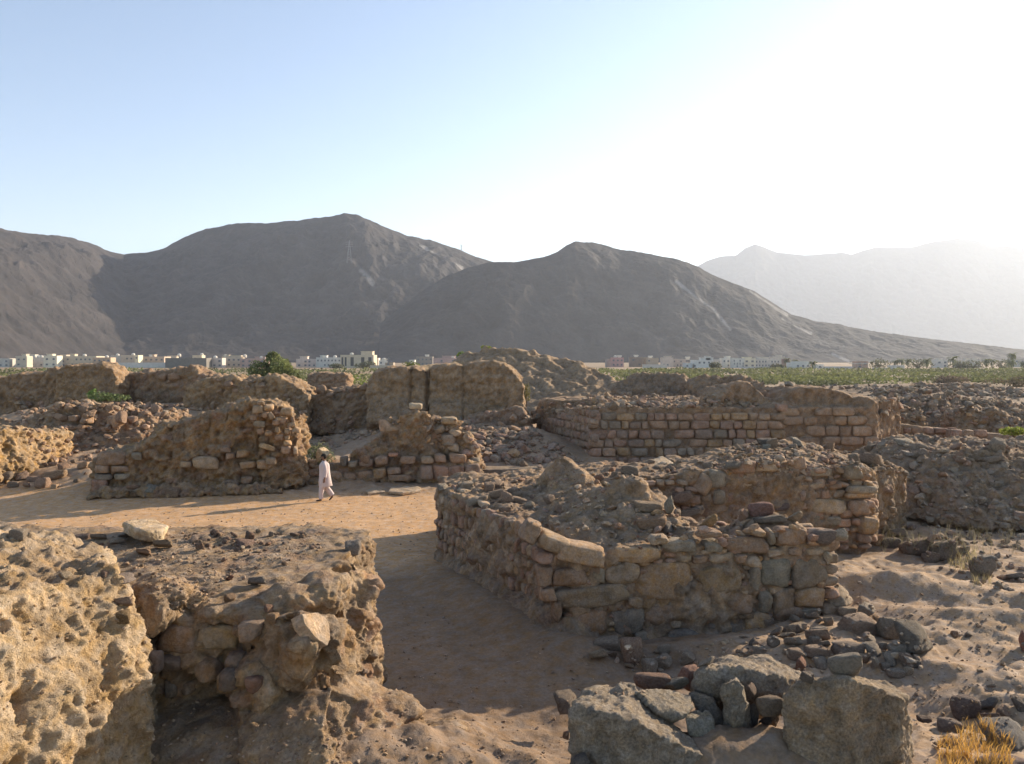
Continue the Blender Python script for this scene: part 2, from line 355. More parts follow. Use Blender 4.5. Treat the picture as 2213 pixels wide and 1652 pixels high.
def ruin(name, prims, vox, label, cat='ruined wall', disp=(.10, .05, .02), col=EARTH, col2=PALE, seed=0, smooth_it=3, pits=0, chunks=0, group=None, mat=None, sharp=False, kind=None, strata=0, grooves=(), calm=0):
    V, N, F = remesh(prims, vox, smooth_it); P = V.copy()
    lo = fbm(P * .9, 3, seed); mi = fbm(P * 3.1, 3, seed + 11); hi = fbm(P * 11, 3, seed + 23)
    rg = ridged(P * 1.5 + mi[:, None] * .15, 3, seed + 61); crk = sm(.62, .9, rg); mi = mi * .8 + (ridged(P * 3.4, 3, seed + 71) - .4) * .6; hi = hi * .6 + (ridged(P * 9, 2, seed + 81) - .4) * .5
    d = disp[0] * lo + disp[1] * mi + disp[2] * hi
    up = np.clip(N[:, 2], 0, 1); side = 1 - up; d -= disp[1] * .9 * crk * side; d += disp[1] * .45 * side * np.sin(P[:, 2] * 9 + lo * 4) * np.clip(.5 + lo, 0, 1)
    if strata:
        d += strata * side * np.sin(P[:, 2] * 22 + lo * 5 + mi * 2) * (.5 + lo)
    pm = np.zeros(len(P))
    if pits:
        f1, f2, _ = worley(P * np.array([5.2, 5.2, 5.8]) + mi[:, None] * .5, seed + 3)
        pit = sm(.36, .12, f1) * sm(-.15, .25, lo + mi * .6)
        f3, f4, _ = worley(P * 13 + hi[:, None] * .4, seed + 4)
        d += -pits * pit + pits * .5 * ridged(P * 5.5, 4, seed + 40) * (1 - pit); pm = pit
    ch = np.zeros(len(P)); idv = np.zeros(len(P))
    if chunks:
        f1, f2, idv = worley(P * np.array([2.6, 2.6, 3.4]) + mi[:, None] * .25, seed + 6)
        e = f2 - f1; ch = sm(.0, .16, e) * sm(.35, .6, idv); d += chunks * (ch - .5) * (.3 + .7 * side)
    for (gu, gw, gd) in grooves:
        uu = UC + P[:, 0] / P[:, 1] * FP; d -= gd * sm(gw, 0, np.abs(uu - gu + mi * 4)) * sm(.5, 1.2, P[:, 2])
    d = d * (1 - calm * sm(.6, .9, N[:, 2]))
    P = P + N * d[:, None]
    if vox < .03: P = P + N * (ridged(V * 19, 3, seed + 50) * .020 * (1 - calm * sm(.6, .9, N[:, 2])))[:, None]
    m1 = np.clip(.5 + lo * .9 + mi * .5, 0, 1)
    T = lay([col, col2], [1 - m1, m1]) * (1 + .18 * hi + .1 * mi)[:, None]
    if chunks:
        pal = np.array(STONES)[(idv * 991).astype(int) % len(STONES)]
        T = T * (1 - ch[:, None] * .75) + pal * ch[:, None] * .75
    dust = sm(.55, .9, N[:, 2])[:, None] * .45
    T = T * (1 - dust) + np.array([.40, .31, .22]) * dust
    o = link(name, mk_mesh(name, P, F, np.clip(T, .02, .9), not sharp), mat or M_MUD)
    if kind: tag(o, kind=kind)
    else: tag(o, label, cat, group, 'thing')
    return o
def frame_stone(A, c, ex, ey, ez, hx, hy, hz, tint, sub=3, p=9, rough=.05, jit=.12, cuts=6):
    V, F = stone(sub, p, 1.0, None, rough, jit, cuts)
    M = np.stack([ex * hx, ey * hy, ez * hz], 0); W = V @ M + c
    t = np.array(tint) * RN.uniform(.85, 1.15); A.add(W, F, t)
def masonry(p0, p1, ztop, zbot, hrow, wrow, palette, prot=.05, depth=.18, sub=3, p=10, gap=.012, irr=.15, rough=.045, skip=0, jit=.1, tilt=.03, s0=0, zstart=None):
    """courses of stones over the vertical face p0->p1 (plan points); camera side = outside"""
    A = Acc(); p0 = np.array(p0, float); p1 = np.array(p1, float); d = p1 - p0; Ln = np.hypot(*d); ex = np.array([*(d / Ln), 0.])
    n = np.array([d[1], -d[0]]) / Ln
    mid = (p0 + p1) / 2
    if n @ mid > 0: n = -n
    ey = np.array([*(-n), 0.]); ez = np.array([0, 0, 1.])
    ss = np.linspace(0, Ln, 60); zmin = min(zbot(s) for s in ss); zmax = max(ztop(s) for s in ss); z = zmin if zstart is None else zstart
    while z < zmax:
        h = RN.uniform(*hrow); s = s0 + RN.uniform(-.5, 0) * wrow[0]
        while s < Ln:
            w_ = RN.uniform(*wrow); sc_ = s + w_ / 2
            if -.05 < sc_ < Ln + .05:
                zt = ztop(min(max(sc_, 0), Ln)); zb_ = zbot(min(max(sc_, 0), Ln))
                if z + h * .45 < zt and z + h * .7 > zb_ and RN.rand() > skip:
                    hh = h * RN.uniform(1 - irr, 1.0 + irr * .3)
                    a = RN.uniform(-tilt, tilt); e1 = ex * math.cos(a) + ez * math.sin(a); e3 = -ex * math.sin(a) + ez * math.cos(a)
                    c = np.array([p0[0], p0[1], 0]) + ex * sc_ + ez * (z + h / 2) + ey * (depth - prot * RN.uniform(.2, 1.2))
                    frame_stone(A, c, e1, ey, e3, (w_ / 2 - gap), depth, hh / 2 - gap * .6, palette[RN.randint(len(palette))], sub, p, rough, jit)
            s += w_
        z += h
    return A

fore, mid_, back_ = [], [], []
# ---- L0: big lit mud mass at the left edge
L0 = [hull([U(-60, 1205, 8.3), U(60, 1196, 8.6), U(150, 1194, 8.9), U(215, 1200, 9.0), U(250, 1232, 8.8), U(300, 1300, 8.9), U(325, 1350, 9.0), U(300, 1420, 8.5), U(330, 1500, 8.6), U(345, 1640, 8.7), U(300, 1760, 8.2),
            U(80, 1380, 7.6), U(-150, 1300, 7.0), U(-200, 1700, 6.0), U(60, 1760, 6.8), (-9, 6, .2), (-8.5, 11, .2), (-4.8, 10.8, .3), (-4.1, 9.2, .2), (-3.9, 6.5, .2), (-8, 10.6, 2.9), (-5.6, 10.6, 2.6)])]
ruin('ruined_wall', L0, .026, 'pale sunlit mud brick mass with honeycombed rough face filling the bottom left corner', disp=(.24, .11, .05), col=np.array([.50, .385, .245]), col2=np.array([.62, .51, .36]), seed=3, pits=.035, smooth_it=3)
# ---- L1: broad mud wall with stony top next to it
zt = 2.28
L1 = [hull([U(300, 1345, 9.8), U(520, 1345, 9.75), U(640, 1322, 9.75), (-2.6, 9.7, zt), (-2.7, 10.6, 2.15), (-2.6, 12.2, 2.2), (-2.35, 13.2, 2.42), (-3.2, 13.6, 2.4), (-6.5, 13.6, 2.35), (-8.5, 13.6, 2.4), (-8.5, 9.8, 2.05),
            (-4.5, 10.0, .0), (-2.7, 10.3, .0), (-2.3, 13.0, .0), (-8.5, 13.9, .0), (-8.5, 9, .0)]),
      hull([U(330, 1352, 9.7), U(420, 1352, 9.62), U(560, 1350, 9.6), U(560, 1420, 9.62), U(330, 1420, 9.7), (-4.2, 10.2, 2.1), (-2.9, 10.2, 2.1)]),
      blob(U(345, 1300, 9.7), (.45, .4, .30)), blob(U(455, 1338, 9.75), (.38, .25, .2)), blob(U(545, 1352, 9.6), (.3, .25, .22)), blob(U(395, 1420, 9.7), (.5, .2, .3)), blob(U(690, 1290, 10.3), (.35, .4, .3)), blob(U(620, 1300, 10.0), (.4, .35, .22)), blob(U(560, 1470, 9.5), (.4, .3, .35)), blob(U(840, 1560, 10.4), (.6, .5, .35)), blob(U(950, 1600, 10.4), (.6, .5, .22)),
      # nose with the plastered patch
      hull([U(560, 1345, 9.4), U(640, 1318, 9.1), U(700, 1327, 9.3), U(730, 1375, 9.25), U(742, 1415, 9.3), U(650, 1400, 8.95), U(690, 1470, 9.3), U(600, 1480, 9.3), U(545, 1430, 9.45), (-2.1, 10.3, 1.9), (-2.1, 10.3, .9), (-3.0, 10.4, 1.9)]),
      # lower mass right of the hollow
      hull([U(520, 1530, 9.5), U(600, 1492, 9.5), U(720, 1480, 9.45), U(560, 1570, 9.05), U(700, 1560, 9.0), U(790, 1510, 9.7), U(860, 1580, 10.0), U(930, 1640, 10.1), U(700, 1760, 8.2), U(480, 1760, 8.3), (-2.0, 11.2, .9), (-3.4, 10.5, 1.0), (-3.2, 8.6, .0), (-.9, 10.3, .0)]),
      hull([U(280, 1540, 9.65), U(500, 1530, 9.6), U(280, 1600, 9.1), U(500, 1600, 9.0), U(540, 1700, 8.6), U(280, 1700, 8.6), (-5.2, 10.2, 1.2), (-5.2, 9.6, .1), (-4, 10.2, 1.2), (-3, 10.2, 1.2), (-4, 10, .1), (-3, 10, .1)]),
      # end pillar
      hull([U(715, 1165, 12.6), U(760, 1152, 12.9), U(793, 1160, 12.9), U(800, 1260, 12.4), U(770, 1330, 11.8), U(735, 1230, 11.8), (-2.1, 12.8, .2), (-2.6, 13.2, .2), (-2.05, 11.6, .2), (-2.9, 12, .5)]),
      hull([U(745, 1230, 11.6), U(795, 1262, 11.7), U(798, 1330, 11.2), U(760, 1370, 10.9), U(730, 1300, 11), (-2.1, 11.8, .1), (-2.0, 10.9, .1), (-2.8, 11.4, .3)]),
      hull([U(750, 1350, 10.6), U(812, 1400, 10.9), U(800, 1440, 10.8), U(808, 1490, 11.0), U(812, 1530, 11.4), U(740, 1440, 10.2), (-2.1, 11.4, .1), (-1.85, 11.6, .0), (-2.6, 10.2, .2)])]
ruin('ruined_wall', L1, .026, 'broad low mud wall, stones strewn on top, shaded hollow in its near face', disp=(.17, .12, .04), col=np.array([.40, .30, .20]), col2=np.array([.50, .39, .265]), seed=31, pits=.025, smooth_it=2, calm=.72, chunks=.03)

# ---- G: the near masonry block
GN, GR_, GA = (1.15, 14.9), (6.05, 15.55), (-1.95, 20.7)
gt = lambda x, y, z: np.array([x, y, z])
G = [prism([gt(-1.95, 20.7, 1.93), gt(-.4, 17.85, 1.72), gt(1.15, 14.95, 1.55), gt(2.6, 15.12, 1.62), gt(3, 18.5, 1.95), gt(3, 24.0, 1.9), gt(-1.2, 23.6, 1.85)], -.4, .12),
     prism([gt(1.2, 14.95, 1.55), gt(3.2, 15.2, 1.70), gt(6.0, 15.6, 1.62), gt(6.05, 17.2, 1.5), gt(3.2, 18.2, 1.75), gt(1.5, 18, 1.7)], -.4, .1),
     # humps on top
     hull([U(1185, 1040, 20.3), U(1200, 990, 20.4), U(1218, 984, 20.5), U(1240, 1000, 20.6), U(1295, 1052, 20.2), U(1300, 1075, 19.6), U(1160, 1050, 21), (0.8, 21.8, 1.8), (2.4, 21.4, 1.7), (0.9, 19.6, 1.7)]),
     hull([U(1320, 1048, 17.4), U(1385, 1040, 17.3), U(1392, 1080, 17.1), U(1330, 1085, 17.0), (2.2, 18.1, 1.7), (3.1, 18.0, 1.7), (2.1, 16.8, 1.6), (3.2, 16.6, 1.6), U(1380, 1042, 17.8)]),
     hull([U(1340, 1085, 16.8), U(1440, 1110, 16.6), U(1460, 1135, 16.4), U(1400, 1165, 15.9), U(1330, 1160, 15.9), (3.5, 17.9, 1.7), (2.0, 17.9, 1.7), U(1420, 1062, 17.9)]),
     hull([U(1180, 1125, 16.6), U(1300, 1080, 17.2), U(1330, 1150, 16.1), U(1240, 1170, 15.6), (1.0, 17.8, 1.6), (2.4, 18.2, 1.7), (1.0, 15.6, 1.3), (2.4, 15.5, 1.3)]),
     hull([gt(1.45, 15.2, 1.58), gt(3.9, 15.35, 1.68), U(1205, 1095, 17.9), U(1320, 1052, 17.7), U(1390, 1058, 17.7), U(1450, 1095, 17.4), U(1480, 1130, 16.9), gt(1.2, 19.8, 1.8), gt(3.4, 19.0, 1.8)]),
     hull([gt(4.3, 15.55, 1.65), gt(5.8, 15.75, 1.58), U(1600, 1100, 16.7), U(1640, 1092, 16.8), U(1730, 1120, 16.4), U(1740, 1165, 15.9), U(1580, 1165, 15.9), (5.3, 17.2, 1.4), (4.5, 17.4, 1.4)]),
     hull([U(960, 1050, 20.9), U(1050, 1035, 21.8), U(1150, 1060, 20.5), U(1120, 1100, 18.6), (-1.1, 20.6, 1.5), (1.2, 22, 1.5)]),
     # earth skirt along the foot of the left face
     hull([(-2.05, 20.6, .0), (-1.7, 20.3, .45), (1.0, 14.8, .42), (.55, 14.1, -.1), (1.9, 14.4, -.1), (1.6, 15, .35), (-.2, 18, .5), (-1.3, 18.3, -.1)])]
Gw = ruin('ruined_wall', G, .038, 'thick stone-faced ruin block right of centre, sharp near corner, rubble humps on top', disp=(.13, .09, .04), col=np.array([.37, .27, .185]), col2=np.array([.46, .35, .245]), seed=61, chunks=.045)
def px_stones(A, lst, p0, p1, dx, dv, sx, prot=.06, depth=.2, sub=4, p=9, rough=.045, cuts=5):
    d = np.array(p1, float) - np.array(p0, float); d /= np.hypot(*d); ex = np.array([d[0], d[1], 0]); n = np.array([d[1], -d[0], 0])
    if n[:2] @ ((np.array(p0) + np.array(p1)) / 2) > 0: n = -n
    ey = -n; ez = np.array([0, 0, 1.])
    for it in lst:
        x0, y0, x1, y1, col = it[:5]; ang = it[5] if len(it) > 5 else RN.uniform(-.05, .05); ex_p = it[6] if len(it) > 6 else 0
        u, v = dx + (x0 + x1) / 2 / sx, dv + (y0 + y1) / 2 / sx
        c = onplane(u, v, p0, p1); Y = c[1]; a = onplane(dx + x0 / sx, v, p0, p1); b = onplane(dx + x1 / sx, v, p0, p1)
        hx = np.linalg.norm((b - a)[:2]) / 2 * 1.01; hz = (y1 - y0) / sx / FP * Y / 2 * 1.03
        e1 = ex * math.cos(ang) + ez * math.sin(ang); e3 = -ex * math.sin(ang) + ez * math.cos(ang)
        c = c + ey * (depth - prot * RN.uniform(.7, 1.4) - ex_p)
        frame_stone(A, c, e1, ey, e3, hx, depth, hz, col, sub, p, rough, .12, cuts)
o_, g_, t_, k_, b_ = (.41, .295, .185), (.30, .265, .21), (.38, .30, .215), (.25, .22, .185), (.345, .25, .18)
A = Acc()
R7 = [(735, 460, 1060, 580, b_), (1110, 390, 1340, 530, b_), (1345, 400, 1530, 520, b_, .02, .05), (270, 480, 530, 580, g_), (0, 520, 270, 640, o_), (70, 640, 530, 930, (.37, .265, .17)), (556, 655, 880, 900, (.35, .27, .18), .12),
      (915, 680, 1000, 860, g_), (1000, 610, 1238, 838, (.25, .24, .20)), (1242, 590, 1500, 828, (.27, .235, .19), 0, .04), (-20, 640, 105, 800, t_), (140, 955, 370, 1140, b_), (365, 925, 710, 1110, (.35, .24, .17)),
      (735, 860, 945, 1045, b_), (990, 850, 1098, 1015, g_), (1098, 840, 1256, 1035, (.31, .24, .175)), (1250, 825, 1472, 985, o_, 0, .03), (0, 975, 138, 1190, k_), (885, 1010, 1110, 1185, o_), (590, 1085, 885, 1245, (.25, .21, .17)),
      (285, 1130, 585, 1325, (.235, .21, .185), 0, .08), (75, 1150, 250, 1300, g_, 0, .06), (1105, 975, 1335, 1105, b_), (1195, 525, 1305, 595, b_), (1035, 545, 1185, 605, t_), (1325, 535, 1500, 595, t_), (495, 590, 630, 655, b_),
      (620, 580, 805, 655, t_), (180, 450, 320, 510, t_, .03, .05), (595, 480, 725, 575, g_), (880, 590, 1000, 680, t_), (-10, 1200, 125, 1370, b_, 0, .12), (395, 590, 500, 650, t_), (805, 590, 890, 650, b_), (540, 410, 700, 470, b_), (330, 1060, 420, 1130, t_),
      (1465, 560, 1510, 650, (.42, .36, .27), .3, .06), (1060, 410, 1110, 530, g_), (910, 400, 1040, 455, o_), (20, 900, 130, 975, t_), (1255, 980, 1440, 1020, g_)]
px_stones(A, R7, GN, GR_, 1350.6, 1026.5, 3.413, p=9, rough=.085, cuts=11, prot=.075)
L6 = [(1390, 752, 1935, 905, (.33, .27, .20), .09, .05), (1455, 925, 1765, 1115, (.38, .255, .17), .1), (1640, 610, 1745, 745, g_), (1740, 590, 1965, 745, t_), (1785, 915, 2000, 1095, (.27, .23, .19)), (1265, 520, 1385, 610, (.38, .26, .20)), (1860, 1115, 1985, 1275, (.30, .22, .17), 0, .1),
      (1390, 640, 1640, 760, b_), (1640, 1100, 1830, 1150, g_), (1380, 850, 1450, 1010, b_), (1800, 490, 2120, 600, o_), (1620, 1180, 1730, 1270, b_, 0, .15), (1270, 620, 1390, 750, b_), (1300, 770, 1400, 870, b_)]
px_stones(A, L6, GN, GR_, 756.3, 1026.5, 3.151, p=9, rough=.085, cuts=11, prot=.075)
# long curved slab on the corner
px_stones(A, [(1270, 400, 1500, 520, (.36, .28, .20), -.38, .16), (1400, 470, 1750, 605, (.39, .285, .19), -.20, .16), (1160, 320, 1290, 460, (.34, .26, .19), -.5, .14)], GN, GR_, 756.3, 1026.5, 3.151, depth=.3)
# left face: small upright rubble
p0, p1 = np.array(GA), np.array(GN)
B1 = masonry(p0, p1, lambda s: 1.95 - s * .062, lambda s: .35, (.20, .38), (.12, .30), STONES + PINKS, prot=.09, depth=.13, sub=3, p=7, rough=.07, skip=.12, tilt=.25, irr=.3)
for V, F, T in zip(B1.V, B1.F, B1.T): pass
A.V += B1.V; A.T += B1.T; A.F += [f + A.n for f in B1.F]; A.n += B1.n
# gap fillers between the big face stones
B2 = masonry(np.array(GN), np.array(GR_), lambda s: 1.62 + .01 * s, lambda s: .1 + .04 * s, (.12, .2), (.14, .34), STONES, prot=.012, depth=.14, sub=2, p=7, rough=.06, irr=.25, tilt=.1)
A.V += B2.V; A.T += B2.T; A.F += [f + A.n for f in B2.F]; A.n += B2.n
# end face, lit
B3 = masonry(np.array([6.05, 15.6]), np.array([6.08, 17.2]), lambda s: 1.6, lambda s: .2, (.2, .35), (.25, .5), STONES, prot=.06, depth=.2, sub=3, p=8)
A.V += B3.V; A.T += B3.T; A.F += [f + A.n for f in B3.F]; A.n += B3.n
link('masonry', A.mesh('masonry', True), M_ROCK, Gw)

# ---- H: wall behind it
H = [run([(1300, 1045, 20.6), (1400, 1030, 20.7), (1480, 1025, 20.8), (1560, 1015, 20.9), (1640, 1003, 21.0), (1700, 1000, 21.2), (1760, 1003, 21.4), (1815, 1012, 21.7), (1862, 1030, 22.0)], 2.2, -.3, .18),
     [hull([U(1480, 1020, 21.5), U(1560, 1010, 21.5), U(1640, 998, 21.8), U(1700, 992, 22), U(1800, 1000, 22.3), U(1855, 1022, 22.6), U(1650, 952, 25.5), U(1740, 958, 25.5), U(1560, 972, 25), U(1470, 990, 25), U(1960, 1015, 24.6), U(1900, 1000, 25.2), (10.4, 23.2, .0), (12.6, 25.6, .0), (4.5, 21.2, .0), (4.5, 26.5, .0), (10, 27, 0)])],
     run([(960, 1042, 23.4), (1100, 1033, 23.8), (1250, 1018, 24.3), (1380, 1006, 24.8), (1480, 996, 25)], 1.2, -.2, .2),
     [hull([U(1820, 1080, 21.9), U(1888, 1075, 22.1), U(1885, 1050, 22.4), U(1870, 1150, 21.9), U(1895, 1130, 22.2), U(1800, 1150, 21.6), (9.2, 23.5, .2), (10.3, 23.4, .9)]),
      hull([(3.0, 20.9, .1), (3.0, 24.5, 1.5), (1, 24.5, 1.5), (1, 21.5, 1.6), (4.5, 21.0, 1.8), (4.5, 24.5, 1.8), (4.5, 21, .1)])]]
H = sum(H, [])
Hw = ruin('ruined_wall', H, .05, 'rubble-cored stone wall behind the centre block, sloping down at its right end', disp=(.12, .08, .035), col=np.array([.33, .24, .165]), col2=np.array([.42, .31, .21]), seed=91, chunks=.06)
A = Acc()
H8 = [(1110, 165, 1290, 260, (.36, .26, .20), .05, .25), (1300, 165, 1460, 240, t_, 0, .22), (960, 240, 1150, 365, g_, -.1, .15), (880, 260, 990, 410, (.38, .29, .21), -.5, .15), (1000, 370, 1105, 505, g_, 0, .1), (1200, 270, 1380, 390, t_, -.1, .12), (1720, 220, 1890, 290, g_), (1970, 190, 2100, 310, g_, 0, .15),
      (1740, 310, 1850, 380, b_), (1860, 330, 1960, 380, b_), (1480, 310, 1590, 380, t_), (1150, 400, 1280, 500, b_), (1470, 400, 1650, 500, t_), (1680, 450, 1990, 560, (.36, .28, .19), -.05, .08), (1990, 350, 2200, 410, (.38, .32, .24), 0, .2), (1980, 400, 2190, 450, o_, 0, .1), (2000, 460, 2160, 570, b_, 0, .12),
      (2080, 580, 2200, 700, o_, 0, .25), (1290, 430, 1400, 510, o_), (1600, 150, 1700, 240, b_), (1450, 250, 1540, 300, b_), (1100, 510, 1260, 600, b_), (840, 420, 920, 520, b_), (720, 400, 850, 500, (.35, .26, .2), -.3, .1), (1650, 570, 1800, 640, g_, 0, .1), (1830, 580, 1960, 650, g_, 0, .1)]
px_stones(A, H8, (1.4, 20.28), (9.9, 21.78), 1242.6, 945.4, 3.413, prot=.08, sub=3)
B = masonry(np.array([3.0, 20.5]), np.array([9.8, 21.72]), lambda s: 2.15 + .05 * s, lambda s: .1, (.18, .34), (.2, .5), STONES + PINKS, prot=.12, depth=.16, sub=3, p=7, rough=.07, skip=.12, tilt=.2, irr=.3)
A.V += B.V; A.T += B.T; A.F += [f + A.n for f in B.F]; A.n += B.n
B = masonry(np.array([9.95, 22.0]), np.array([10.7, 23.6]), lambda s: 1.7, lambda s: .2, (.2, .35), (.25, .5), STONES, prot=.1, depth=.2, sub=3, p=8)
A.V += B.V; A.T += B.T; A.F += [f + A.n for f in B.F]; A.n += B.n
link('masonry', A.mesh('masonry', True), M_ROCK, Hw)

# ---- I: low dark rubble wall on the right
I_ = [hull([U(1880, 957, 31.5), U(1944, 944, 32), U(2060, 950, 32), U(2160, 948, 32), U(2330, 950, 32), U(1890, 1010, 28.5), U(2000, 990, 27.3), U(2090, 986, 27.3), U(2213, 992, 27), U(2330, 995, 27), (12.8, 34, 0), (22.5, 34, 0), (12.0, 26.3, .2), (14, 24.2, .1), (18, 23.6, .1), (22, 23.6, .1)]),
      hull([U(2088, 972, 27.3), U(2170, 974, 27.3), U(2168, 1010, 27), U(2090, 1010, 27), (17.0, 28.2, 1.4), (15.6, 28.2, 1.4), U(2088, 974, 28), U(2170, 975, 28)])]
Iw = ruin('ruined_wall', I_, .065, 'dark low rubble bank with a block on its crest at the right edge', disp=(.20, .14, .05), col=np.array([.33, .25, .18]), col2=np.array([.40, .30, .21]), seed=95, chunks=.12)

# ---- E: ashlar wall
EC, EE, EL = np.array([3.95, 39.8]), np.array([18.2, 40.0]), np.array([1.3, 48.0])
E = [prism([gt(4.0, 39.95, 2.85), gt(18.15, 40.15, 2.9), gt(18.6, 47, 2.9), gt(16, 52, 2.7), gt(6, 54, 2.6), gt(2.2, 48, 2.2), gt(3.0, 43, 2.6)], -.3, .0),
     hull([gt(1.4, 47.6, 1.2), gt(2.4, 48.5, 1.6), gt(3.9, 40.2, 2.5), gt(5, 44, 2.6), gt(1.4, 48, -.3), gt(4.0, 40.1, -.3), gt(6, 46, -.3)])]
E += run([(1540, 880, 40.15), (1558, 861, 40.3), (1574, 836, 40.8), (1587, 828, 41), (1614, 826, 41), (1636, 838, 41), (1650, 861, 41), (1672, 866, 41), (1700, 872, 41)], 1.3, 1.5, .1)
E += run([(1688, 882, 40.2), (1700, 862, 40.4), (1711, 846, 40.5), (1728, 837, 40.6), (1781, 837, 40.6), (1821, 848, 40.6), (1848, 859, 40.5), (1875, 857, 40.4), (1886, 870, 40.2), (1893, 900, 40.1)], 3.0, -.3, .06)
E += run([(1300, 868, 44), (1345, 860, 46), (1420, 865, 47), (1520, 862, 47), (1560, 858, 46)], 4.0, 1.5, 1.0)
Ew = ruin('ruined_wall', E, .075, 'long brown ashlar block wall in the middle distance with plastered humps at its right end', disp=(.09, .07, .03), col=np.array([.33, .24, .17]), col2=np.array([.39, .285, .20]), seed=101)
def etop(s): return float(np.interp(s, [0, .6, 2, 5, 5.2, 9, 14.2], [2.62, 2.62, 2.72, 2.75, 2.78, 2.80, 2.86]))
B = masonry(np.array([13.6, 39.93]), np.array([18.2, 39.98]), lambda s: 2.86, lambda s: -.1, (.42, .55), (.6, 1.3), [(.36, .265, .19), (.35, .255, .185)], prot=.012, depth=.2, sub=3, p=16, gap=.006, irr=.02, tilt=.005, jit=.02, rough=.02, skip=.2)
E2 = B
A = masonry(EC, np.array([13.6, 39.93]), etop, lambda s: -.1, (.35, .50), (.36, .98), PINKS + [(.30, .25, .20), (.38, .27, .17)], prot=.022, depth=.22, sub=3, p=14, gap=.003, irr=.10, skip=.05, tilt=.02, jit=.05, rough=.03)
A.V += E2.V; A.T += E2.T; A.F += [f + A.n for f in E2.F]; A.n += E2.n
B = masonry(EL, EC, lambda s: float(np.interp(s, [0, 1.5, 4, 8, 8.7], [1.25, 1.6, 2.2, 2.65, 2.7])), lambda s: -.1, (.38, .46), (.35, .9), PINKS, prot=.06, depth=.22, sub=3, p=11, gap=.02, irr=.06, tilt=.03, jit=.06)
A.V += B.V; A.T += B.T; A.F += [f + A.n for f in B.F]; A.n += B.n
link('masonry', A.mesh('masonry', True), M_ROCK, Ew)
# ---- small upright-stone wall left of it
W2 = run([(1000, 915, 44), (1010, 903, 44), (1060, 893, 44), (1100, 885, 44), (1118, 880, 44), (1135, 895, 44), (1150, 915, 44.5)], 1.2, 0, .3)
W2w = ruin('ruined_wall', W2, .08, 'short broken wall of small upright stones between the mud block and the ashlar wall', disp=(.15, .10, .05), col=np.array([.30, .22, .165]), col2=np.array([.37, .27, .20]), seed=104, chunks=.08)
A = masonry(np.array([(1002 - UC) / FP * 43.9, 43.9]), np.array([(1145 - UC) / FP * 44.2, 44.2]), lambda s: float(np.interp(s, [0, 1, 2.4, 3, 3.6], [1.85, 2.2, 2.45, 2.3, 1.9])), lambda s: .9, (.34, .42), (.22, .42), PINKS + STONES, prot=.08, depth=.2, sub=2, p=9, tilt=.05)
link('masonry', A.mesh('masonry', True), M_ROCK, W2w)
# ---- F: low walls right of the ashlar wall
F1 = run([(1890, 912, 45.5), (1960, 918, 45.5), (2040, 928, 45.5), (2075, 935, 45.5)], 1.0, -.2, .1)
F1w = ruin('ruined_wall', F1, .09, 'low orange-brown block wall starting behind the right end of the ashlar wall', disp=(.08, .05, .02), col=np.array([.34, .24, .165]), col2=np.array([.40, .28, .18]), seed=107)
A = masonry(np.array([20.6, 45.4]), np.array([25.5, 45.4]), lambda s: 1.62 - s * .09, lambda s: .2, (.36, .42), (.4, .8), PINKS + [(.42, .28, .17)], prot=.06, depth=.2, sub=3, p=10, skip=.05)
link('masonry', A.mesh('masonry', True), M_ROCK, F1w)
F2 = run([(2062, 930, 44.0), (2110, 934, 44.0), (2160, 938, 44.0), (2182, 940, 44.0)], .9, -.2, .06)
F2w = ruin('ruined_wall', F2, .09, 'low grey-brown block wall with a bright straight top edge near the right border', disp=(.03, .03, .02), col=np.array([.34, .25, .19]), col2=np.array([.38, .28, .21]), seed=109)
A = masonry(np.array([24.3, 43.95]), np.array([27.4, 43.95]), lambda s: 1.25 - s * .05, lambda s: .1, (.40, .44), (.5, .85), PINKS, prot=.04, depth=.2, sub=3, p=12, tilt=.01, gap=.015)
link('masonry', A.mesh('masonry', True), M_ROCK, F2w)

# ---- A: wall left of the person
Aw_ = run([(203, 1004, 30.4), (216, 981, 30.4), (270, 970, 30.5), (315, 957, 30.6), (342, 937, 30.7), (360, 921, 30.8), (387, 913, 31.0), (430, 902, 31.2), (478, 891, 31.4), (497, 881, 31.5), (524, 870, 31.7), (572, 867, 32.0), (605, 879, 32.1), (630, 895, 32.2), (640, 935, 32.2)], 1.7, -.3, .22)
Aw_ += [hull([U(628, 925, 32.0), U(642, 935, 32.1), U(640, 975, 32.0), U(655, 1010, 32), U(662, 1050, 31.8), U(560, 1060, 31.3), U(560, 950, 31.6), (-8.6, 34, .3), (-9.4, 34, 2), (-8.3, 33.5, 0)]),
        hull([U(196, 1060, 29.8), U(300, 1052, 30.3), U(560, 1050, 31.1), U(620, 1068, 31.1), U(190, 1078, 29.6), (-8.8, 32.5, .0), (-15.6, 31, .0)])]
Aw = ruin('ruined_wall', Aw_, .055, 'tall mud and stone wall left of the walking man, rising to a stony end', disp=(.20, .17, .07), col=np.array([.37, .26, .155]), col2=np.array([.43, .315, .195]), seed=121, chunks=.075, pits=.05)
A = Acc()
aw0, aw1 = (-15.6, 30.0), (-8.7, 31.7)
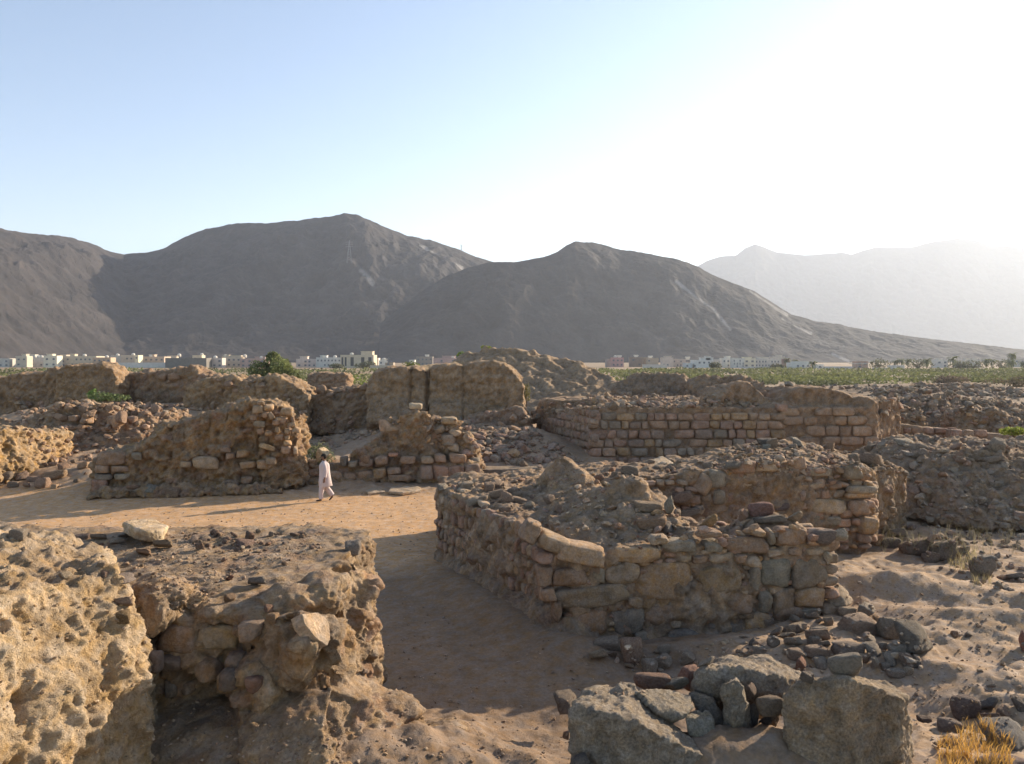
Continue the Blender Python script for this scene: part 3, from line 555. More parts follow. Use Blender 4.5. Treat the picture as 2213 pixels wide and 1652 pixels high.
# courses read at the foot of the wall and the loose stone end (crop of the photograph, 2.012x)
S1 = [(790, 925, 1000, 1030, b_), (760, 1030, 870, 1100, b_), (880, 1035, 1030, 1090, b_), (745, 1100, 900, 1150, k_), (905, 1100, 1040, 1150, g_), (1550, 960, 1750, 1055, t_), (1930, 1000, 2060, 1060, o_), (1900, 910, 2010, 970, o_), (2070, 985, 2190, 1060, o_, 0, .1),
      (1440, 1000, 1540, 1050, t_), (1050, 930, 1130, 990, g_), (1820, 930, 1890, 990, b_), (730, 1150, 860, 1270, (.33, .22, .17)), (1800, 1150, 1920, 1230, b_), (1940, 1120, 2030, 1190, b_), (1760, 880, 1850, 930, b_)]
px_stones(A, S1, aw0, aw1, 0, 729.3, 3.724, prot=.02, sub=3, depth=.25)
S2 = [(20, 545, 110, 610, t_, .1, .3), (115, 540, 190, 590, o_, 0, .3), (250, 560, 350, 630, (.38, .28, .18), 0, .35), (150, 600, 190, 660, t_, .5, .35), (30, 670, 120, 720, g_, -.1, .35), (205, 640, 260, 670, t_, 0, .35), (180, 660, 240, 705, b_, -.2, .4), (120, 750, 180, 790, o_, 0, .35), (200, 720, 240, 760, t_, 0, .35),
      (280, 735, 325, 780, t_, 0, .35), (340, 720, 410, 765, o_, -.2, .4), (310, 680, 370, 715, o_, 0, .4), (60, 510, 120, 545, t_, 0, .3), (240, 640, 300, 690, b_, 0, .3), (100, 600, 150, 650, b_, 0, .3), (330, 640, 360, 690, b_, .3, .3), (120, 820, 165, 945, (.42, .32, .2), 1.2, .25), (135, 960, 215, 1020, t_, 0, .35),
      (250, 870, 330, 940, b_, 0, .25), (200, 780, 270, 830, b_, 0, .3), (270, 830, 340, 870, o_, 0, .3), (350, 870, 385, 940, t_, 0, .3), (0, 620, 60, 670, b_, 0, .3), (60, 730, 110, 780, b_, 0, .3), (280, 790, 320, 820, t_, 0, .35)]
px_stones(A, S2, aw0, aw1, 540.2, 729.3, 3.724, prot=.05, sub=3, depth=.2)
link('masonry', A.mesh('masonry', True), M_ROCK, Aw)

# ---- B: wall right of the person
Bw_ = run([(806, 966, 34.0), (833, 922, 34), (862, 918, 34), (871, 892, 34), (900, 888, 34), (918, 893, 34.1), (938, 905, 34.2), (960, 908, 34.3), (984, 918, 34.3), (1002, 932, 34.4), (1018, 953, 34.4), (1029, 979, 34.4), (1036, 999, 34.4)], 1.3, -.3, .2)
Bw_ += [hull([U(806, 966, 34), U(833, 930, 34), U(745, 1000, 33.6), U(790, 1035, 33.4), U(900, 1030, 33.6), (-5.5, 35.3, .1), (-6, 35.3, 1.0)]),
        hull([U(655, 1008, 33.0), U(760, 1004, 33.4), U(900, 1006, 33.9), U(905, 1038, 33.6), U(655, 1052, 32.6), (-8.8, 35.6, .4), (-4, 35.6, .4)]),
        hull([U(908, 1004, 33.7), U(1037, 1004, 33.8), U(1037, 1040, 33.7), U(905, 1042, 33.6), (-3.9, 35.4, .7), (-1.3, 35.4, .7), (-1.3, 35.4, 0), (-3.9, 35.4, 0)])]
Bw = ruin('ruined_wall', Bw_, .055, 'jagged mud wall right of the walking man, peaked left, on a block plinth', disp=(.17, .15, .07), col=np.array([.35, .25, .16]), col2=np.array([.43, .32, .205]), seed=131, pits=.05, chunks=.05)
A = Acc()
bw0, bw1 = ((655 - UC) / FP * 32.9, 32.9), ((1037 - UC) / FP * 33.65, 33.65)
S3 = [(630, 1075, 740, 1150, b_), (740, 1090, 862, 1155, b_), (865, 1075, 985, 1150, b_), (985, 1060, 1095, 1140, o_), (1100, 1050, 1210, 1110, b_), (1120, 1110, 1310, 1160, b_), (1360, 1030, 1470, 1150, PINKS[3], 0, .03), (1470, 1030, 1600, 1148, PINKS[0], 0, .03), (1600, 1025, 1725, 1140, PINKS[1], 0, .03), (1725, 1020, 1852, 1145, PINKS[3], 0, .05),
      (1210, 960, 1330, 1020, b_), (1380, 960, 1480, 1020, t_), (1480, 940, 1580, 1010, b_), (1600, 940, 1740, 1015, b_), (1000, 960, 1110, 1030, b_), (880, 985, 985, 1045, (.36, .25, .2)), (1110, 935, 1190, 965, (.42, .25, .17)), (720, 960, 780, 1045, k_), (790, 1000, 870, 1050, g_), (450, 1060, 560, 1120, b_), (460, 990, 540, 1030, t_)]
px_stones(A, S3, bw0, bw1, 540.2, 729.3, 3.724, prot=.04, sub=3, depth=.22, p=11)
S4 = [(1280, 530, 1385, 585, (.40, .34, .25), -.03, .1), (1225, 590, 1320, 660, g_, 0, .1), (1230, 655, 1330, 705, b_, 0, .1), (1540, 640, 1665, 695, (.38, .31, .22), 0, .1), (1090, 710, 1220, 760, t_, .15, .1), (1750, 965, 1850, 1000, g_, 0, .2), (1770, 860, 1810, 920, t_, 0, .2), (1720, 780, 1775, 850, t_, .4, .2)]
px_stones(A, S4, (bw0[0], 33.9), (bw1[0], 34.4), 540.2, 729.3, 3.724, prot=.1, sub=3, depth=.22)
link('masonry', A.mesh('masonry', True), M_ROCK, Bw)
# low kerb bench behind the near block
K_ = run([(1040, 1015, 34.5), (1090, 1014, 34.5), (1170, 1013, 34.5)], 1.0, -.2, .05)
ruin('stone_bench', K_, .05, 'low smooth grey stone bench at the foot of the middle wall behind the centre block', 'bench', disp=(.03, .02, .01), col=np.array([.27, .24, .20]), col2=np.array([.30, .27, .22]), seed=134)

# ---- N: left edge pieces
N1 = [hull([U(-60, 940, 30.6), U(10, 928, 31.8), U(50, 934, 32.8), U(78, 955, 33.8), U(88, 985, 34.2), U(86, 1010, 33.8), U(95, 1026, 33.4), U(-60, 1040, 30.4), (-22, 35, 0), (-19.3, 35.5, 0), (-19.6, 35.4, 2.0), (-22, 35.5, 2.2), U(-60, 1060, 32.6), U(80, 1045, 32.8)])]
ruin('ruined_wall', N1, .05, 'rounded bright ochre mud block with hollows at the left edge of the plaza', disp=(.14, .12, .05), col=np.array([.45, .32, .17]), col2=np.array([.50, .38, .24]), seed=141, pits=.12)
N2 = run([(38, 925, 38.5), (60, 905, 39), (110, 886, 39), (150, 880, 39), (190, 882, 39), (230, 884, 39), (262, 900, 39), (275, 925, 38.5), (300, 938, 38)], 2.6, .2, .4) + run([(180, 905, 39.5), (240, 900, 40), (290, 898, 40), (335, 888, 40.5), (352, 905, 40.3), (360, 930, 40)], 2.0, .5, .6)
N2 += [hull([(-24.5, 37.5, .1), (-24.5, 45, .5), (-24, 41, 2.7), (-21.5, 42, 2.8), (-17.5, 42, 2.2), (-16.5, 37, .6), (-21, 36.0, .4), (-20, 39, 2.3), (-23.5, 39, 2.4)])]
N2w = ruin('ruined_wall', N2, .07, 'collapsed reddish stone wall covered in fallen stones behind the plaza on the left', disp=(.20, .14, .06), col=np.array([.35, .24, .165]), col2=np.array([.43, .31, .20]), seed=145, chunks=.12)
A = Acc()
S5 = [(690, 755, 1045, 820, b_), (900, 830, 1070, 920, (.38, .25, .18)), (670, 860, 780, 930, b_), (500, 1040, 860, 1150, (.36, .22, .15)), (860, 1055, 1150, 1170, b_), (1080, 905, 1240, 1020, t_), (1250, 880, 1400, 980, b_), (800, 640, 920, 710, b_), (960, 640, 1070, 740, b_), (1200, 780, 1400, 850, b_), (1260, 650, 1400, 760, b_), (1350, 640, 1480, 780, (.42, .30, .21), -.8, .2),
      (910, 935, 1010, 1000, b_), (1200, 1100, 1480, 1215, t_)]
px_stones(A, S5, (-24, 38.3), (-15.5, 37.9), 0, 783.4, 5.561, prot=.06, sub=3, depth=.3)
link('masonry', A.mesh('masonry', True), M_ROCK, N2w)

# ---- C: far mud walls
C1 = run([(-60, 822, 52), (0, 818, 52), (14, 811, 52), (60, 808, 52), (92, 806, 52), (108, 798, 52), (120, 794, 52), (126, 803, 52)], 1.6, 1.0, .35, dz=.1)
ruin('ruined_wall', C1, .10, 'far left mud wall with a flat top and a raised right shoulder', disp=(.22, .14, .06), col=np.array([.33, .24, .165]), col2=np.array([.38, .28, .19]), seed=151, strata=.03)
C1b = run([(124, 800, 51.4), (136, 791, 51.4), (190, 788, 51.4), (228, 790, 51.4), (240, 796, 51.4), (247, 806, 51.4), (252, 822, 51.4)], 1.8, 1.0, .3)
ruin('ruined_wall', C1b, .09, 'square mud wall stump with a sunlit crumbling right edge, highest on the far left', disp=(.20, .12, .07), col=np.array([.34, .245, .165]), col2=np.array([.42, .31, .2]), seed=155, pits=.07)
C2 = run([(250, 806, 53), (275, 808, 53), (300, 804, 53), (345, 803, 53), (378, 800, 53), (400, 794, 53), (425, 793, 53), (430, 806, 53), (465, 815, 53), (540, 822, 53)], 2.0, .8, .4)
ruin('ruined_wall', C2, .11, 'long low mud wall studded with small stones, running right from the square stump', disp=(.25, .17, .08), col=np.array([.32, .225, .16]), col2=np.array([.38, .28, .195]), seed=158, chunks=.08)
C3 = run([(400, 842, 47), (430, 828, 47), (462, 816, 47), (506, 815, 47), (522, 823, 47), (556, 822, 47), (580, 815, 47.4), (600, 815, 47.4), (634, 829, 47.4), (655, 843, 47.4), (664, 858, 47.4)], 2.6, .6, .5)
ruin('ruined_wall', C3, .085, 'far mud wall with a rounded lump on top and a ragged sunlit right end', disp=(.22, .17, .08), col=np.array([.35, .255, .17]), col2=np.array([.44, .33, .215]), seed=160, pits=.08)
C4 = run([(672, 862, 48.5), (702, 846, 48.5), (745, 840, 48.5), (805, 832, 48.5)], 2.6, .8, .4)
ruin('ruined_wall', C4, .09, 'lower mud wall joining the left side of the big mud block', disp=(.22, .15, .08), col=np.array([.33, .24, .165]), col2=np.array([.38, .28, .195]), seed=163, chunks=.08)
C5 = run([(796, 826, 46), (809, 805, 46), (831, 797, 46), (884, 794, 46), (921, 799, 46), (931, 796, 46), (970, 791, 46), (1010, 787, 46), (1064, 785, 46), (1094, 788, 46), (1110, 799, 46), (1125, 820, 46), (1131, 846, 46), (1128, 864, 46)], 3.4, .6, .3)
C5 += [hull([U(1105, 850, 45.7), U(1130, 860, 46), U(1140, 885, 46), U(1150, 905, 46), U(1080, 905, 45.4), (1.0, 48, .9), (0, 48, 2)]),
       hull([U(800, 860, 45.8), U(870, 880, 45.4), U(1000, 885, 45.4), U(1090, 880, 45.4), U(790, 915, 45.0), U(1100, 915, 45), (-8, 47, 1.0), (0, 47, 1.0)])]
ruin('ruined_wall', C5, .085, 'massive smooth mud brick block with vertical grooves, largest ruin at centre', disp=(.18, .10, .045), col=np.array([.35, .26, .175]), col2=np.array([.40, .30, .205]), seed=166, grooves=[(887, 5, .3), (923, 6, .55), (1001, 4, .2)], strata=.02)
# far low wall ruin amid the bushes
C6 = run([(664, 810, 95), (690, 806, 95), (745, 808, 95), (752, 812, 95)], 3, .5, .3)
ruin('ruined_wall', C6, .16, 'short dark wall remnant among the green bushes left of the mud block', disp=(.2, .2, .1), col=np.array([.30, .22, .16]), col2=np.array([.36, .27, .19]), seed=169)

# ---- mounds
D = [hull([U(985, 776, 76), U(1000, 765, 76), U(1040, 756, 76), U(1078, 753, 76), U(1112, 754, 76), U(1140, 757, 76), U(1170, 766, 75), U(1205, 773, 75), U(1252, 783, 74), U(1290, 802, 73), U(1345, 826, 71), (12, 68, 0), (12, 82, 0), (-7, 64, 0), (1, 64, 0), (-9, 84, 0), (6, 66, 1.0), (0, 82, 5)])]
ruin('mound', D, .17, None, disp=(.40, .07, .03), col=np.array([.30, .23, .165]), col2=np.array([.40, .31, .21]), seed=171, kind='structure')
D2 = [hull([U(820, 796, 68), U(880, 793, 68), U(930, 790, 69), U(980, 784, 71), U(996, 788, 71), U(1010, 795, 70), (-12, 66, 2), (-3.5, 67, 2), (-3.5, 76, 2), (-12, 74, 2)])]
ruin('mound', D2, .17, None, disp=(.12, .06, .02), col=np.array([.46, .36, .23]), col2=np.array([.5, .4, .26]), seed=172, kind='structure')
M1 = [hull([U(1332, 830, 60), U(1350, 820, 60), U(1368, 811, 60), U(1400, 806, 60), U(1440, 807, 60), U(1470, 812, 60), U(1490, 824, 60), (7, 57, 1), (14.5, 57, 1), (14.5, 66, 1), (7, 66, 1)])]
ruin('mound', M1, .12, None, disp=(.22, .22, .08), col=np.array([.28, .22, .165]), col2=np.array([.34, .26, .19]), seed=173, kind='structure')
M2 = [hull([U(1480, 830, 57), U(1498, 816, 57), U(1535, 811, 57), U(1588, 811, 57), U(1615, 817, 57), U(1645, 830, 57), U(1700, 850, 57), (12, 54, 1), (21, 54, 1), (21, 62, 1), (12, 62, 1)])]
ruin('mound', M2, .12, None, disp=(.22, .20, .08), col=np.array([.27, .205, .155]), col2=np.array([.33, .25, .18]), seed=174, kind='structure')
# right rubble hills beyond the low walls
R1 = [hull([U(1900, 868, 56), U(1960, 862, 56), U(2060, 858, 58), U(2140, 865, 58), U(2200, 885, 55), (22, 52, .5), (38, 50, .3), (40, 62, .3), (24, 64, .5)])]
ruin('mound', R1, .14, None, disp=(.4, .35, .15), col=np.array([.27, .215, .17]), col2=np.array([.34, .27, .20]), seed=175, kind='structure', chunks=.15)
R2 = [hull([U(1960, 838, 78), U(2010, 833, 79), U(2085, 833, 79), U(2110, 842, 78), U(2250, 858, 75), (36, 68, 1), (58, 66, 1), (60, 84, 1), (38, 88, 1)])]
ruin('mound', R2, .18, None, disp=(.4, .35, .15), col=np.array([.26, .21, .17]), col2=np.array([.33, .26, .20]), seed=176, kind='structure', chunks=.15)
for i_, (st_, lb_, sd_) in enumerate([([(1955, 866, 60), (1985, 858, 60), (2040, 860, 60), (2095, 866, 60)], 'low broken wall crossing the far rubble field at the right', 181), ([(1896, 884, 50), (1930, 874, 50), (1968, 880, 50), (1996, 892, 50)], 'stump of wall just right of the end of the ashlar wall', 183), ([(2062, 900, 50), (2105, 884, 50), (2150, 888, 50), (2200, 905, 50)], 'ragged earthen wall behind the bright-edged low block wall', 185), ([(1900, 850, 72), (1950, 842, 72), (2010, 845, 72)], 'small far wall remnant below the green field at the right', 187)]):
    ruin('ruined_wall', run(st_, 1.6, .4, .4), .10, lb_, disp=(.25, .22, .10), col=np.array([.34, .25, .175]), col2=np.array([.42, .32, .22]), seed=sd_, chunks=.08)
# left small chunk beside the near walls
N0 = [hull([U(-40, 1140, 13.0), U(5, 1128, 13.2), U(30, 1140, 13.1), U(52, 1150, 13.0), U(58, 1185, 12.7), U(60, 1205, 12.5), U(-40, 1210, 12.3), (-9.3, 14, 2.0), (-8.2, 13.9, 2.2), (-9.3, 13.8, 2.5)])]
ruin('ruined_wall', N0, .03, 'small pale stump of wall standing on the left mud wall at the frame edge', disp=(.07, .05, .03), col=np.array([.45, .34, .22]), col2=np.array([.5, .4, .28]), seed=178, chunks=.03)


# ---------------------------------------------------------------- loose stones
bpy.context.view_layer.update(); DG = bpy.context.evaluated_depsgraph_get(); CO = Vector((0, 0, CAMZ))
def cast(u, v):
    d = Vector(((u - UC) / FP, 1, -(v - VH) / FP)).normalized()
    ok, loc, nor, idx, ob, _ = sc.ray_cast(DG, CO, d)
    return (loc, nor, ob) if ok else (None, None, None)
LIB = []
for k in range(18):
    V, F = stone(3, (7, 10, 14)[k % 3], 1.0 if k % 3 else 0.0, None, .07, .22, 9)
    V = V / np.abs(V).max(0)
    me = mk_mesh('stone_shape', V, F, None, k % 2 == 0); me.materials.append(M_LOOSE); LIB.append(me)
LIBH = []
for k in range(8):
    V, F = stone(4, (9, 14)[k % 2], (1.0, 0.0)[k % 2], None, .08, .2, 9)
    V = V / np.abs(V).max(0)
    me = mk_mesh('stone_shape', V, F, None, True); me.materials.append(M_LOOSE); LIBH.append(me)
NST = {'n': 0}
def put(loc, half, rot, tint, label, group=None, lib=None, name='loose_stone', cat='stone'):
    o = bpy.data.objects.new(name, rnd.choice(lib or LIB)); C.objects.link(o); NST['n'] += 1
    o.location = loc; o.scale = half; o.rotation_euler = rot
    k = RN.uniform(.85, 1.15); o.color = (tint[0] * k, tint[1] * k, tint[2] * k, 1)
    tag(o, label, cat, group, 'thing'); return o
def rock(x0, y0, x1, y1, tint, label, group=None, D=(0, 0, 1), Y=None, lib=None, ang=None, name='loose_stone', cat='stone', dep=1.0, sink=.15):
    u, v = D[0] + (x0 + x1) / 2 / D[2], D[1] + (y0 + y1) / 2 / D[2]; wp, hp = (x1 - x0) / D[2], (y1 - y0) / D[2]
    if Y is None:
        loc, nor, ob = cast(u, v + hp * .38)
        if loc is None: return None
        Yc = loc.y
        loc = Vector((loc.x, loc.y + wp / FP * Yc * .25 * dep, loc.z)); hz_ = hp / 2 / FP * Yc * 1.05; loc.z += hz_ * (.75 - sink)
        c = U(u, v, loc.y); loc.x = c[0]; loc.z = c[2]
    else:
        Yc = Y; loc = Vector(U(u, v, Y)); hz_ = hp / 2 / FP * Yc * 1.05
    hx = wp / 2 / FP * Yc * 1.05
    return put(loc, (hx, (hx + hz_) * .5 * dep, hz_), (RN.uniform(-.12, .12), ang if ang is not None else RN.uniform(-.15, .15), RN.uniform(-.3, .3)), tint, label, group, lib, name, cat)
def inpoly(u, v, poly):
    c = False; j = len(poly) - 1
    for i in range(len(poly)):
        a, b = poly[i], poly[j]
        if (a[1] > v) != (b[1] > v) and u < (b[0] - a[0]) * (v - a[1]) / (b[1] - a[1]) + a[0]: c = not c
        j = i
    return c
def samples(poly, n, yr=(0, 1e9), nz=.25, obs=None):
    us = [p[0] for p in poly]; vs = [p[1] for p in poly]; k = 0; tries = 0
    while k < n and tries < n * 12:
        tries += 1; u, v = rnd.uniform(min(us), max(us)), rnd.uniform(min(vs), max(vs))
        if not inpoly(u, v, poly): continue
        loc, nor, ob = cast(u, v)
        if loc is None or not (yr[0] < loc.y < yr[1]) or nor.z < nz: continue
        k += 1; yield loc, nor
def scatter(poly, n, size, pal, label, group, yr=(0, 1e9), nz=.25, flat=.65):
    for loc, nor in samples(poly, n, yr, nz):
        s_ = size[0] * (size[1] / size[0]) ** (rnd.random() ** 1.6); fz = rnd.uniform(flat * .7, 1)
        h = (s_ * rnd.uniform(.8, 1.25), s_ * rnd.uniform(.7, 1.1), s_ * fz)
        put(loc + Vector((0, 0, h[2] * .45)), h, (rnd.uniform(-.35, .35), rnd.uniform(-.35, .35), rnd.uniform(0, 6.3)), rnd.choice(pal), label, group)
SMALL = []
for k in range(14):
    V, F = stone(1 if k < 7 else 2, 10, float(k % 2), None, .1, .25, 6); V = V / np.abs(V).max(0); SMALL.append((V, F))
def pile(A, poly, n, size, pal, yr=(0, 1e9), nz=.2, big=False):
    for loc, nor in samples(poly, n, yr, nz):
        s_ = size[0] * (size[1] / size[0]) ** (rnd.random() ** 2); V, F = SMALL[rnd.randrange(7, 14) if big else rnd.randrange(14)]
        R = np.array(Euler((rnd.uniform(-.5, .5), rnd.uniform(-.5, .5), rnd.uniform(0, 6.3))).to_matrix())
        W = (V * np.array([s_ * rnd.uniform(.8, 1.4), s_, s_ * rnd.uniform(.4, .9)])) @ R.T + np.array(loc) + np.array([0, 0, s_ * .25])
        A.add(W, F, np.array(rnd.choice(pal)) * rnd.uniform(.8, 1.25))
# foreground boulders, each with its own body
def boulder(prims, label, col, col2, seed, vox=.022, disp=(.06, .045, .022)):
    return ruin('boulder', prims, vox, label, 'boulder', disp=disp, col=np.array(col), col2=np.array(col2), seed=seed, smooth_it=0, mat=M_BOULD)
def Z8(x, y, Y): return U(1188.5 + x / 2.16, 1350.6 + y / 2.16, Y)
boulder([hull([Z8(1085, 420, 8.8), Z8(1120, 330, 8.75), Z8(1170, 262, 8.75), Z8(1400, 268, 8.55), Z8(1560, 300, 8.6), Z8(1655, 350, 8.75), Z8(1640, 660, 8.7), Z8(1600, 900, 8.7), Z8(1080, 900, 8.8), Z8(1350, 900, 8.5), Z8(1100, 600, 8.7),
               Z8(1185, 236, 9.3), Z8(1300, 236, 9.45), Z8(1480, 243, 9.4), Z8(1600, 285, 9.3), Z8(1668, 340, 9.2), Z8(1665, 600, 9.3), Z8(1100, 900, 9.6), Z8(1640, 900, 9.6)])],
        'largest square-shouldered grey-tan boulder standing at bottom right of centre', (.30, .24, .18), (.40, .31, .22), 201)
boulder([hull([Z8(80, 500, 8.7), Z8(130, 400, 8.6), Z8(300, 425, 8.45), Z8(450, 478, 8.4), Z8(590, 548, 8.5), Z8(712, 610, 8.6), Z8(720, 760, 8.6), Z8(140, 680, 8.6), Z8(90, 570, 8.7), Z8(200, 900, 8.5), Z8(700, 900, 8.5),
               Z8(115, 370, 9.0), Z8(170, 318, 9.2), Z8(230, 300, 9.3), Z8(405, 300, 9.35), Z8(520, 418, 9.2), Z8(640, 505, 9.1), Z8(700, 900, 9.3), Z8(200, 900, 9.3)]),
         hull([Z8(300, 310, 9.1), Z8(335, 272, 9.3), Z8(370, 270, 9.35), Z8(400, 282, 9.3), Z8(415, 320, 9.2), Z8(330, 340, 9.4)])],
        'big grey boulder with a pale tilted top facet, left end of the foreground heap', (.29, .25, .21), (.37, .31, .245), 203)
boulder([hull([Z8(665, 300, 9.7), Z8(710, 235, 9.7), Z8(760, 196, 9.9), Z8(900, 205, 9.7), Z8(1050, 240, 9.65), Z8(1140, 262, 9.75), Z8(1120, 310, 9.7), Z8(1085, 335, 9.6), Z8(700, 330, 9.6), Z8(800, 165, 10.5), Z8(860, 148, 10.7), Z8(1020, 141, 10.8), Z8(1060, 160, 10.7), Z8(1185, 236, 10.2), Z8(1100, 420, 9.9), Z8(680, 420, 9.9), Z8(1000, 420, 10.4)])],
        'flat-topped pale slab boulder at the back of the foreground heap', (.27, .225, .185), (.36, .30, .235), 205)
boulder([hull([Z8(792, 300, 9.15), Z8(830, 262, 9.15), Z8(868, 250, 9.2), Z8(908, 290, 9.2), Z8(915, 360, 9.15), Z8(905, 470, 9.1), Z8(880, 545, 9.1), Z8(845, 420, 9.05), Z8(800, 350, 9.1), Z8(870, 255, 9.5), Z8(930, 400, 9.5), Z8(940, 540, 9.4), Z8(820, 500, 9.3)])],
        'upright narrow grey stone standing in the middle of the foreground heap', (.30, .26, .21), (.36, .31, .25), 207)
boulder([hull([Z8(405, 325, 9.1), Z8(415, 298, 9.3), Z8(480, 300, 9.45), Z8(560, 345, 9.5), Z8(610, 355, 9.5), Z8(650, 335, 9.4), Z8(680, 380, 9.2), Z8(650, 420, 8.95), Z8(560, 445, 8.9), Z8(500, 415, 8.9), Z8(560, 460, 9.2), Z8(450, 370, 9.0)])],
        'thin flaky grey slab leaning on the left foreground boulder', (.26, .24, .205), (.32, .285, .235), 209, disp=(.03, .03, .012))
boulder([hull([Z8(625, 430, 9.0), Z8(650, 400, 9.2), Z8(750, 405, 9.25), Z8(772, 450, 9.1), Z8(775, 520, 9.0), Z8(735, 532, 8.95), Z8(650, 510, 8.95), Z8(630, 470, 8.95), Z8(700, 520, 9.3)])],
        'small square grey block below the thin slab in the foreground heap', (.29, .27, .23), (.36, .33, .27), 211)
boulder([hull([Z8(640, 315, 9.55), Z8(700, 322, 9.5), Z8(770, 345, 9.5), Z8(800, 420, 9.4), Z8(820, 520, 9.3), Z8(790, 560, 9.2), Z8(690, 400, 9.4), Z8(720, 330, 9.9), Z8(830, 500, 9.8)])],
        'dark angular boulder wedged behind the upright narrow stone', (.23, .20, .17), (.29, .25, .21), 213)
Zf = (1188.5, 1350.6, 2.16)
for q in [(510, 232, 662, 325, (.26, .245, .215), 'rounded grey boulder on top of the foreground heap', 9.75), (388, 222, 556, 305, (.25, .17, .13), 'dark brown knobbly boulder at the upper left of the foreground heap', 9.9), (612, 192, 712, 300, (.32, .20, .155), 'reddish wedge boulder beside the pale slab', 10.2),
          (960, 335, 1085, 425, (.33, .27, .21), 'rounded tan stone right under the pale slab', 9.3), (905, 270, 980, 355, (.24, .19, .16), 'dark stone under the pale slab', 9.45), (1075, 318, 1125, 378, (.38, .33, .24), 'small pale stone tucked beside the largest boulder', 9.35),
          (965, 400, 1085, 520, (.26, .22, .19), 'shaded block between the upright stone and the largest boulder', 9.4), (975, 498, 1052, 600, (.31, .23, .19), 'small reddish block low between the two big boulders', 9.1), (15, 320, 148, 425, (.28, .24, .20), 'grey angular stone left of the big foreground boulder', 11.3),
          (930, 370, 965, 500, (.25, .22, .2), 'narrow dark stone behind the upright one', 9.5), (1040, 540, 1120, 640, (.29, .25, .21), 'half buried grey stone at the foot of the largest boulder', 8.95), (60, 495, 90, 530, (.36, .24, .18), 'tiny red stone at the left foot of the foreground boulder', 9.3), (95, 610, 190, 700, (.2, .18, .165), 'dark stone under the left foreground boulder', 8.4), (830, 600, 890, 640, (.33, .24, .19), 'small red pebble on the earth between the big boulders', 8.9)]:
    rock(*q[:4], q[4], q[5], None, Zf, Y=q[6], lib=LIBH, name='boulder', cat='boulder')
# the heap at the foot of the near block
Zk = (1728.8, 1134.5, 3.192); dk, br, tn = (.36, .32, .27), (.38, .30, .235), (.45, .375, .285)
K = [(155, 440, 385, 580, tn), (385, 530, 560, 655, dk), (290, 620, 520, 775, br), (530, 640, 700, 800, (.31, .26, .20)), (425, 750, 550, 850, dk), (440, 820, 575, 920, dk), (210, 810, 430, 930, (.26, .22, .19)), (30, 830, 190, 910, br), (600, 820, 740, 900, dk),
     (560, 885, 690, 985, dk), (710, 980, 775, 1040, tn), (590, 990, 710, 1060, dk), (560, 950, 615, 1010, dk), (60, 765, 145, 835, dk), (60, 700, 175, 790, dk), (-30, 680, 40, 750, dk), (165, 640, 230, 700, tn), (250, 560, 370, 640, tn), (-40, 905, 65, 1015, (.33, .2, .15)), (90, 920, 215, 1005, dk),
     (400, 880, 500, 980, br), (300, 930, 400, 985, br), (490, 905, 560, 1000, dk), (540, 810, 600, 870, dk), (780, 900, 850, 960, br), (-120, 760, 0, 850, dk), (-90, 850, 20, 930, br), (100, 640, 160, 690, dk), (20, 600, 120, 660, dk), (130, 790, 200, 850, dk), (-200, 700, -110, 780, dk), (-260, 640, -180, 700, br)]
for q in K: rock(*q, 'dark rubble stone in the shaded heap at the foot of the centre block', 'stones heaped at the foot of the centre block', Zk, lib=LIBH, sink=.0)
rock(660, 680, 920, 925, (.25, .225, .19), 'large dark triangular stone closing the right end of the shaded heap', None, Zk, lib=LIBH, sink=.1)
rock(190, 885, 415, 1045, (.30, .275, .235), 'rounded pointed grey stone just above the largest foreground boulder', None, Zk, lib=LIBH)
rock(680, 895, 820, 1000, (.36, .275, .21), 'oval tan stone at the lower right edge of the shaded heap', None, Zk, lib=LIBH)
rock(505, 630, 558, 690, (.42, .27, .15), 'small orange stone perched in the shaded heap', None, Zk)
for q in [(330, 60, 430, 185, (.34, .25, .19)), (175, 108, 262, 172, tn), (250, 118, 322, 158, br), (345, 175, 395, 206, tn), (430, 158, 500, 232, dk), (480, 130, 600, 216, dk), (600, 120, 700, 190, dk), (200, 60, 330, 115, dk), (500, 90, 560, 140, dk), (1068, 28, 1152, 76, dk), (1108, -10, 1192, 38, tn), (1185, 5, 1290, 92, br), (940, 95, 1010, 145, dk), (1010, 60, 1070, 105, dk), (880, 110, 940, 150, br), (690, 150, 780, 200, dk)]:
    rock(*q, 'shaded stone lying along the foot of the near face of the centre block', 'stones along the foot of the near block face', Zf, lib=LIBH, sink=.3)
scatter([(1560, 1400), (1700, 1330), (1820, 1290), (1990, 1380), (2020, 1450), (1880, 1470), (1700, 1480)], 16, (.05, .15), [dk, br, tn, (.24, .215, .19)], 'dark rubble stone in the shaded heap at the foot of the centre block', 'stones heaped at the foot of the centre block')
# the line of boulders right of the centre block
J = [(310, 70, 480, 148, br, 'brown blocky boulder, first of the row right of the centre block'), (475, 70, 565, 152, (.40, .25, .16), 'orange angular boulder second in the row right of the centre block'), (560, 90, 690, 165, (.24, .22, .20), 'low dark grey stone right of the orange boulder'),
     (600, 10, 722, 112, (.30, .28, .25), 'grey boulder with a white sunlit facet behind the row'), (680, 95, 900, 222, (.29, .22, .17), 'wide brown boulder with a sunlit top in the middle of the row'), (840, 190, 955, 268, (.34, .26, .20), 'small tan boulder in front of the wide brown one'), (905, 105, 1055, 268, (.29, .25, .21), 'rounded grey-brown boulder right of the wide brown one'),
     (1170, 205, 1322, 368, (.29, .27, .235), 'large grey boulder with a bright edge, alone beyond the row near dry stalks'), (1060, 150, 1160, 205, dk, 'dark stone behind the dry stalks at the right'), (1400, 325, 1530, 392, (.28, .25, .22), 'flat grey slab stone near the right edge, in the hollow'), (1330, 382, 1420, 450, dk, 'squat dark stone under the flat slab at the right')]
